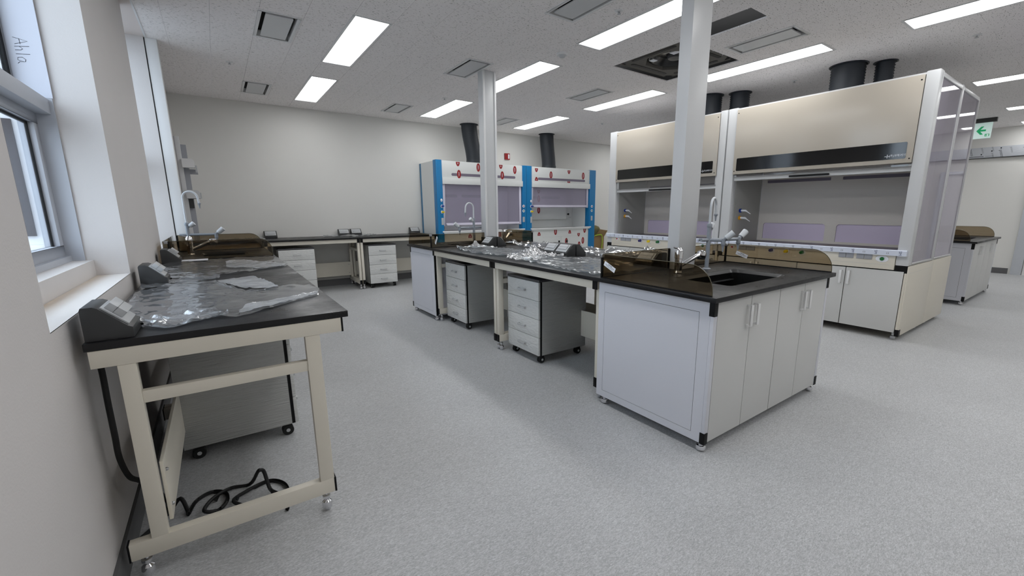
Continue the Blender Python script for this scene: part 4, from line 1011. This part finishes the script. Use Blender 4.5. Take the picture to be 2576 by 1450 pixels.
for (x, y, r, lb) in ((6.30, 2.27, .17, 'wide black flexible duct above the near cream fume hood, front one'), (6.50, 1.97, .09, 'narrower black duct just behind the wide one above the near cream hood'),
                      (6.25, 4.03, .16, 'black duct above the far cream fume hood, left one'), (6.45, 3.68, .13, 'black duct above the far cream fume hood, right one')):
    flex_duct(x, y, 2.66, CH-.001, r, lb, 'black flexible exhaust ducts', 0, 12)
# fire alarm
t = thing('fire_alarm', 'small red fire alarm box on the far wall above the blue hoods', 'fire alarm', (5.45, 8.49, 2.52))
part('box', MB().box(5.385, 5.515, 8.46, 8.499, 2.455, 2.59), 'red', t, bevel=.006)
part('lamp_window', MB().box(5.46, 5.50, 8.455, 8.46, 2.475, 2.57), 'paper', t, bevel=.002)
# cardboard box and bag right of the blue hoods
t = thing('cardboard_box', 'open brown cardboard box on the floor right of the blue fume hoods', 'box', (7.85, 8.2, 0))
part('carton', MB().box(7.55, 8.1, 8.0, 8.4, 0, .66), 'card', t, bevel=.003)
part('flap', MB().add([(7.75, 8.0, .66), (8.1, 8.0, .66), (8.12, 7.9, .82), (7.86, 7.92, .86), (8.1, 8.02, .66)], [(0, 1, 2, 3)]).box(7.58, 7.62, 8.02, 8.38, .66, .80), 'card', t)
t = thing('work_bag', 'olive fabric bag with a lime strap slumped on the cardboard box', 'bag', (7.8, 8.1, .66))
vs = []; fs = []; K = 16
for i in range(9):
    a = math.pi*i/8
    for k in range(K):
        q = 2*math.pi*k/K; rr = 1+.25*noise.noise((k*.7, i*.8, 2)); vs.append((7.80+.20*math.sin(a)*math.cos(q)*rr, 8.10+.15*math.sin(a)*math.sin(q)*rr, .82-.14*math.cos(a)))
for i in range(8):
    for k in range(K): fs.append((i*K+k, i*K+(k+1) % K, (i+1)*K+(k+1) % K, (i+1)*K+k))
part('bag_body', MB().add(vs, fs), 'bag', t, smooth=True)
part('strap', MB().tube(smooth([(7.72, 7.95, .70), (7.85, 7.93, .72), (7.96, 7.95, .70), (8.0, 7.96, .55), (7.98, 7.96, .35), (8.04, 7.97, .22)]), .014, 8), 'lime', t)

# ================================================================ CREAM FUME HOODS
HX = 5.68
def cream_hood(y0, y1, label, sash_z0, sash_top, near):
    """front faces -X; y0 < y1"""
    xb = 6.60; TZ = 2.655; t = thing('fume_hood', label, 'fume hood', (6.15, (y0+y1)/2, 0), 'cream fume hoods')
    pw = .10 if not near else .11
    ya, yb = y0+pw, y1-(.13 if near else .17)
    for a, b_ in ((y0, ya-.002), (yb+.002, y1)):
        o = part('front_post', MB().box(HX, HX+.10, a, b_, .775, TZ), 'hoodw', t, bevel=.012)
        part('post_foot', MB().box(HX+.004, HX+.09, a, b_, .775-.075, .774), 'black', t)
    cov = part('front_cover', MB().box(HX-.018, HX+.004, ya, yb, 1.81, 2.625), 'hoodc', t, bevel=.004)
    part('nameplate_glass', MB().prism(rrect(ya+.05, yb-.045, 1.852, 2.012, .012, 3), 'x', HX-.0205, HX-.0182), 'blackgl', cov)
    b = MB()
    for yy in (ya+.02, yb-.02):
        for zz in (1.85, 2.578): b.lathe([(.007, HX-.0195), (.007, HX-.0182)], (0, yy, zz), 'x', 10)
    part('screw', b, 'black', cov)
    yl = ya+.05
    part('maker_mark', MB().box(HX-.0215, HX-.0207, yl+.148, yl+.152, 1.866, 1.902).box(HX-.0215, HX-.0207, yl+.128, yl+.172, 1.881, 1.885), 'paper', cov)
    write('maker_name', '(주)과학기기', .026, (HX-.0209, yl+.068, 1.886), (0, -1, 0), (0, 0, 1), 'paper', cov)
    part('side_wall', MB().box(HX+.10, xb, y0+.005, y0+.02, .775, TZ-.02) if not near else MB().box(HX+.10, xb, y0+.10, y0+.105, 1.9, TZ-.02), 'hoodw', t)
    part('side_wall', MB().box(HX+.10, xb, y1-.02, y1-.005, .775, TZ-.02), 'hoodw', t)
    part('top_panel', MB().box(HX+.004, xb, y0+.01, y1-.01, TZ-.03, TZ-.012), 'hoodw', t)
    # interior
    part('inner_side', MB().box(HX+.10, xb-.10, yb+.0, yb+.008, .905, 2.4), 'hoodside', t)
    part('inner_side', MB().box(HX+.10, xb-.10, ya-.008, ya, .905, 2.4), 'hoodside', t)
    for a in (yb-.004, ya): part('edge_profile', MB().box(xb-.125, xb-.10, a, a+.004, .905, 2.4), 'metalw', t)
    bz = 'hoodi'
    bk = part('baffle', MB().box(xb-.112, xb-.10, ya+.001, yb-.001, 1.16, 1.72).box(xb-.112, xb-.10, ya+.001, yb-.001, 1.76, 2.4).box(xb-.112, xb-.10, ya+.001, yb-.001, .905, .935), bz, t)
    n = 2; w = (yb-ya)
    cells = [(ya+.035, ya+w*.46), (ya+w*.53, yb-.07)]
    ys = [ya+.001, cells[0][0], cells[0][1], cells[1][0], cells[1][1], yb-.001]
    for i in (0, 2, 4):
        for za, zb_ in ((.935, 1.16), (1.72, 1.76)): part('baffle_strip', MB().box(xb-.112, xb-.10, ys[i], ys[i+1], za, zb_), bz, t)
    for c in cells:
        part('baffle_window', MB().prism(rrect(c[0]-.004, c[1]+.004, .93, 1.165, .04, 5, (0, 0, 1, 1)), 'x', xb-.098, xb-.094), 'violet', bk)
        r = .035; cm = MB()
        for (cy, s) in ((c[0], 1), (c[1], -1)):
            arcp = [(cy+s*(r-r*math.cos(math.radians(a))), 1.16-(r-r*math.sin(math.radians(a)))) for a in range(0, 91, 15)]
            cm.prism([(cy, 1.16)]+arcp, 'x', xb-.112, xb-.10)
        part('corner_fillet', cm, bz, bk)
        part('upper_slot', MB().prism(rrect(c[0], c[1], 1.715, 1.765, .024, 4), 'x', xb-.1005, xb-.097), 'violetd', bk)
    part('back_wall', MB().box(xb-.03, xb-.01, y0+.02, y1-.02, .8, TZ-.03), 'hoodw', t)
    part('work_surface', MB().box(HX+.012, xb-.03, ya, yb, .885, .905), 'worksurf', t, bevel=.002)
    # sash
    zb, zt_ = sash_z0, sash_top
    sf = part('sash_frame', MB().box(HX+.03, HX+.055, ya+.002, yb-.002, zb, zb+.052).box(HX+.03, HX+.055, ya+.002, ya+.03, zb+.052, zt_).box(HX+.03, HX+.055, yb-.03, yb-.002, zb+.052, zt_), 'hoodw', t, bevel=.002)
    part('sash_glass', MB().box(HX+.040, HX+.045, ya+.03, yb-.03, zb+.052, zt_), 'sash', sf)
    yc = (ya+yb)/2
    part('sash_handle', MB().prism(rrect(yc-.215, yc+.215, zb+.006, zb+.028, .01, 3), 'x', HX-.01, HX+.005).box(HX+.005, HX+.03, yc-.19, yc-.17, zb+.012, zb+.024).box(HX+.005, HX+.03, yc+.17, yc+.19, zb+.012, zb+.024), 'black', sf)
    # airfoil with printed film
    af = part('airfoil', MB().prism([(HX-.045, .878), (HX+.01, .878), (HX+.03, .905), (HX+.03, .92), (HX-.03, .938), (HX-.045, .930)], 'y', y0+.02, y1-.02), 'stripf', t, label='front sill under printed protective film')
    k = 0; yy = y0+.07
    while yy < y1-.06:
        if k % 2 == 0: write('print', 'SM', .034, (HX-.0455, yy, .906), (0, 0, -1), (0, -1, 0), 'inkb', af, .0002)
        else: write('print', 'E3', .024, (HX-.0455, yy, .903), (0, 1, 0), (0, 0, -1), 'inkg', af, .0002)
        yy += .103; k += 1
    # control panel
    cp_ = part('control_panel', MB().box(HX-.012, HX+.03, y0+.06 if not near else ya-.0, yb+.05, .728, .876), 'cream', t, bevel=.003)
    part('panel_seam', MB().box(HX-.0128, HX-.0119, y0+.15, yb, .775, .7765), 'greyl', cp_)
    def plate(a, b_, n_=2):
        w_ = (b_-a)/n_
        for i in range(n_): part('socket_cover', MB().box(HX-.022, HX-.0121, a+i*w_+.002, a+(i+1)*w_-.002, .822, .893-.018), 'grey', cp_, bevel=.002)
    def vv(y, cm, r=.022, L=.05): valve(cp_, (HX-.0121, y, .845), (-1, 0, -.05), cm, r, L, .036)
    yr = yb-.09
    part('stop_button', MB().lathe([(.028, -.012), (.028, -.018), (.012, -.02), (.012, -.026)], (HX, yr, .850), 'x', 20), 'paper', cp_)
    part('button_cap', MB().lathe([(.013, -.024), (.012, -.032)], (HX, yr, .850), 'x', 14), 'redb', cp_)
    plate(yr-.31, yr-.08)
    for dy, cm in ((.52, 'purple'), (.70, 'yellow'), (.88, 'green')): vv(yr-dy, cm)
    if near: plate(1.75, 1.895); plate(1.58, 1.725)
    else: plate(3.98, 4.13)
    yg = ya+.11
    part('start_button', MB().prism(ellipse(yg, .836, .056, .034), 'x', HX-.018, HX-.0121), 'paper', cp_)
    part('button_cap', MB().lathe([(.020, -.018), (.018, -.028)], (HX, yg, .836), 'x', 16), 'green', cp_)
    # base cabinet
    base = part('base_cabinet', MB().box(HX+.02, xb, y0, y1, .06, .726), 'trimdark' if False else 'cream', t)
    part('door_shadow_gap', MB().box(HX+.0185, HX+.0199, y0+.02, y1-.02, .06, .726), 'black', base)
    nd = 4; d0, d1 = y0+.022, y1-.02; w = (d1-d0)/nd
    for i in range(nd):
        a, b_ = d0+i*w+.004, d0+(i+1)*w-.004
        dr = part('door', MB().box(HX-.002, HX+.018, a, b_, .065, .715), 'whitef', base, bevel=.002)
        handle_v(dr, HX-.002, b_-.035 if i % 2 == 0 else a+.035, .53, .68, (-1, 0))
    part('end_stile', MB().box(HX-.002, HX+.0199, y0, y0+.019, .03, .775 if not near else .7), 'cream', t)
    part('end_panel', MB().box(HX, xb, y0-.012, y0, .03, .774), 'cream', t, bevel=.002)
    part('end_panel_seam', MB().box(HX+.02, xb, y0-.0126, y0-.0118, .700, .7015), 'greyl', t)
    for z0_, z1_ in ((.028, .10),): part('corner_cap', MB().box(HX-.008, HX+.05, y0-.015, y0+.02, z0_, z1_), 'black', t, bevel=.002)
    for x in (HX+.08, xb-.1):
        for y in (y0+.05, y1-.1): part('glide', MB().lathe([(.012, .06), (.012, .03), (.024, .025), (.026, .004), (.02, 0)], (x, y, 0), n=16), 'steel', t)
    # gas outlets on the inner left wall
    gp = part('outlet_plate', MB().prism(rrect(5.83, 5.98, 1.13, 1.44, .02, 3), 'y', yb-.0025, yb), 'hoodside', t)
    for cm, zz in (('bluev', 1.335), ('orange', 1.235)):
        c = (5.93, yb-.0025, zz); v = part('gas_outlet', MB().lathe([(.028, 0), (.028, -.018), (.02, -.022)], c, 'y', 18), cm, gp)
        part('nozzle', MB().tube([(c[0], c[1]-.02, zz), (c[0], c[1]-.085, zz), (c[0]+.005, c[1]-.095, zz-.01)], .014, 12).tube([(c[0]+.005, c[1]-.09, zz-.006), (c[0]+.01, c[1]-.15, zz-.045)], .008, 10, .004), 'paper', v)
    if near:
        # glazed end: frame and two violet panes on the side facing -Y
        sx0, sx1 = HX+.06, 7.44
        fr = part('end_frame', MB().box(HX+.0995, sx0+.055, y0, y0+.03, .776, 2.65).box(6.57, 6.60, y0, y0+.03, .776, 2.65).box(sx0+.055, 6.57, y0, y0+.03, .776, .80).box(sx0+.055, 6.57, y0, y0+.03, 2.60, 2.64), 'hoodw', t, bevel=.003)
        part('end_pane', MB().box(sx0+.055, 6.57, y0+.010, y0+.014, .80, 2.60), 'poly', fr)
    return t
cream_hood(1.275, 3.375, 'near cream fume hood with black glass band, sash fully raised and glazed end', 1.728, 1.80, True)
cream_hood(3.392, 5.53, 'far cream fume hood behind the near column, sash slightly lowered', 1.640, 1.81, False)
def rear_hood(y0, y1, label):
    t = thing('fume_hood', label, 'fume hood', (7.02, (y0+y1)/2, 0), 'rear cream fume hoods')
    part('body', MB().box(6.605, 7.30, y0+.032, y1, .776, 2.62).box(6.605, 6.62, y0+.031, y1, .776, 2.60) if y0 > 2 else MB().box(6.605, 6.62, y0+.035, y1, .80, 2.60).box(6.605, 7.40, y1-.02, y1, .8, 2.6).box(6.605, 7.42, y0+.035, y1, 2.602, 2.62).box(6.62, 7.40, y0+.035, y1, .777, .80), 'hoodw', t)
    if y0 < 2:
        fr = part('end_frame', MB().box(6.605, 6.64, y0, y0+.03, .776, 2.645).box(7.41, 7.44, y0, y0+.03, .776, 2.62).box(6.64, 7.41, y0, y0+.03, .776, .80).box(6.64, 7.41, y0, y0+.03, 2.60, 2.635), 'hoodw', t, bevel=.003)
        part('end_pane', MB().box(6.64, 7.41, y0+.010, y0+.014, .80, 2.60), 'poly', fr)
    part('front_cover', MB().box(7.40, 7.43, y0+.04, y1-.02, 1.81, 2.60), 'hoodc', t, bevel=.004)
    b = part('base_cabinet', MB().box(6.605, 7.40, y0, y1, .06, .774), 'cream', t)
    part('end_panel', MB().box(6.605, 7.42, y0-.012, y0, .03, .774), 'cream', t, bevel=.002)
    for i in range(4):
        w = (y1-y0-.04)/4; a = y0+.02+i*w
        dr = part('door', MB().box(7.40, 7.42, a+.004, a+w-.004, .065, .715), 'whitef', b, bevel=.002); handle_v(dr, 7.42, a+w-.04 if i % 2 == 0 else a+.04, .53, .68, (1, 0))
    for x in (6.9, 7.33):
        for y in (y0+.05, y1-.1): part('glide', MB().lathe([(.012, .06), (.012, .03), (.024, .025), (.026, .004), (.02, 0)], (x, y, 0), n=16), 'steel', t)
rear_hood(1.275, 3.375, 'near rear fume hood, back to back with the cream hood, seen through its glazed end')
rear_hood(3.392, 5.53, 'far rear fume hood hidden behind the cream hood row')

# ================================================================ SECOND ISLAND, far right
sink_cabinet(8.60, 10.36, 1.25, 2.10, -1, 'white sink cabinet at the end of the second island beyond the cream fume hoods', .871)
S3 = (9.0, 9.9, 1.40, 1.82)
tag(part('island_worktop', grid_top(MB(), 8.56, 10.40, 1.22, 4.8, .872, .90, [S3]), 'top', bevel=.003), 'black worktop of the second island beyond the cream fume hoods', 'worktop')
basin(S3, .90, 'black sink bowl in the second island worktop')
bench(xf('I', 9.48, 2.12), 1.42, .90, HI, 'second-island bench facing the cream fume hoods', 'benches of the second island', top=False)
bench(xf('J', 9.482, 3.54), 1.42, .90, HI, 'second-island bench facing the right wall', 'benches of the second island', top=False)
guard('smoked splash guards around the second island sink, far right', .9005, [(8.60, 10.36, 2.06, 0)], [(8.585, 2.06, 1.30), (10.37, 2.06, 1.30)], [(8.588, 2.063), (10.373, 2.063)], [(8.588, 2.063)], [])

# ================================================================ RIGHT WALL: exit sign, lintel with printed film, door
t = thing('exit_sign', 'hanging green and white exit sign with a left arrow near the right edge', 'exit sign', (12.0, 1.94, CH))
part('mount', MB().box(11.96, 12.04, 1.77, 2.12, 2.955, CH-.001), 'greyd', t)
pl = part('plate', MB().box(11.985, 12.015, 1.82, 2.06, 2.668, 2.953), 'exitw', t, bevel=.003)
X = 11.984
ar = [(2.025, 2.81), (1.965, 2.885), (1.925, 2.885), (1.968, 2.828), (1.895, 2.828), (1.895, 2.795), (1.968, 2.795), (1.925, 2.738), (1.965, 2.738)]
part('arrow', MB().prism(ar, 'x', X-.002, X+.002), 'exitg', pl, label='green arrow pointing left')
part('running_figure_mark', MB().prism([(1.90, 2.70), (1.84, 2.70), (1.84, 2.745), (1.90, 2.745)], 'x', X-.002, X+.002), 'exitg', pl)
part('figure', MB().box(X-.003, X-.0019, 1.850, 1.872, 2.703, 2.738).box(X-.003, X-.0019, 1.882, 1.888, 2.708, 2.722).box(X-.003, X-.0019, 1.876, 1.892, 2.722, 2.727), 'exitw', pl)
# lintel beam
lt = thing('lintel_casing', 'steel casing band on the right wall covered in printed protective film', 'beam', (13.55, 1.0, 2.42))
lb = part('casing', MB().box(XE-.05, XE-.0005, -1.2, 2.42, 2.43, 2.645), 'pfilm', lt, bevel=.003)
for i, (y, z, s, mm) in enumerate(((2.30, 2.555, .062, 'ink'), (2.13, 2.58, .05, 'inkg'), (1.975, 2.60, .04, 'inkg'), (1.96, 2.47, .045, 'inkg'), (1.84, 2.50, .065, 'ink'), (1.70, 2.56, .05, 'inkg'), (1.5, 2.53, .06, 'ink'), (1.2, 2.53, .06, 'ink'), (.8, 2.53, .06, 'ink'))):
    write('print', 'posco', s, (XE-.0506, y, z), (0, -.28, -.96), (0, -.96, .28), mm, lb, .0003)
bb = MB()
for y in (2.14, 1.99, 1.86):
    bb.prism(ellipse(y, 2.50 if y > 2 else 2.56 if y > 1.9 else 2.61, .012, .014, 10), 'x', XE-.0512, XE-.0502)
part('emblem', bb, 'ink', lb)
part('scribble', MB().box(XE-.0512, XE-.0502, 2.10, 2.36, 2.452, 2.462).box(XE-.0512, XE-.0502, 1.95, 2.08, 2.455, 2.459), 'ink', lb)
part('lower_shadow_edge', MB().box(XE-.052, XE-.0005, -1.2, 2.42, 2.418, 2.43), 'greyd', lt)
d = part('door_1', MB().box(XE-.03, XE-.0005, -.1, 1.19, 0, 2.10), 'metalw', label=None); d['kind'] = 'structure'
part('door_frame', MB().box(XE-.055, XE-.0005, 1.20, 1.36, 0, 2.17).box(XE-.055, XE-.0005, -.18, -.1, 0, 2.17).box(XE-.055, XE-.0005, -.1, 1.2, 2.10, 2.17), 'pfilm', d, bevel=.003)
part('door_handle', MB().tube([(XE-.03, 1.10, 1.0), (XE-.08, 1.10, 1.0), (XE-.08, 1.0, 1.0)], .01, 10), 'steel', d)
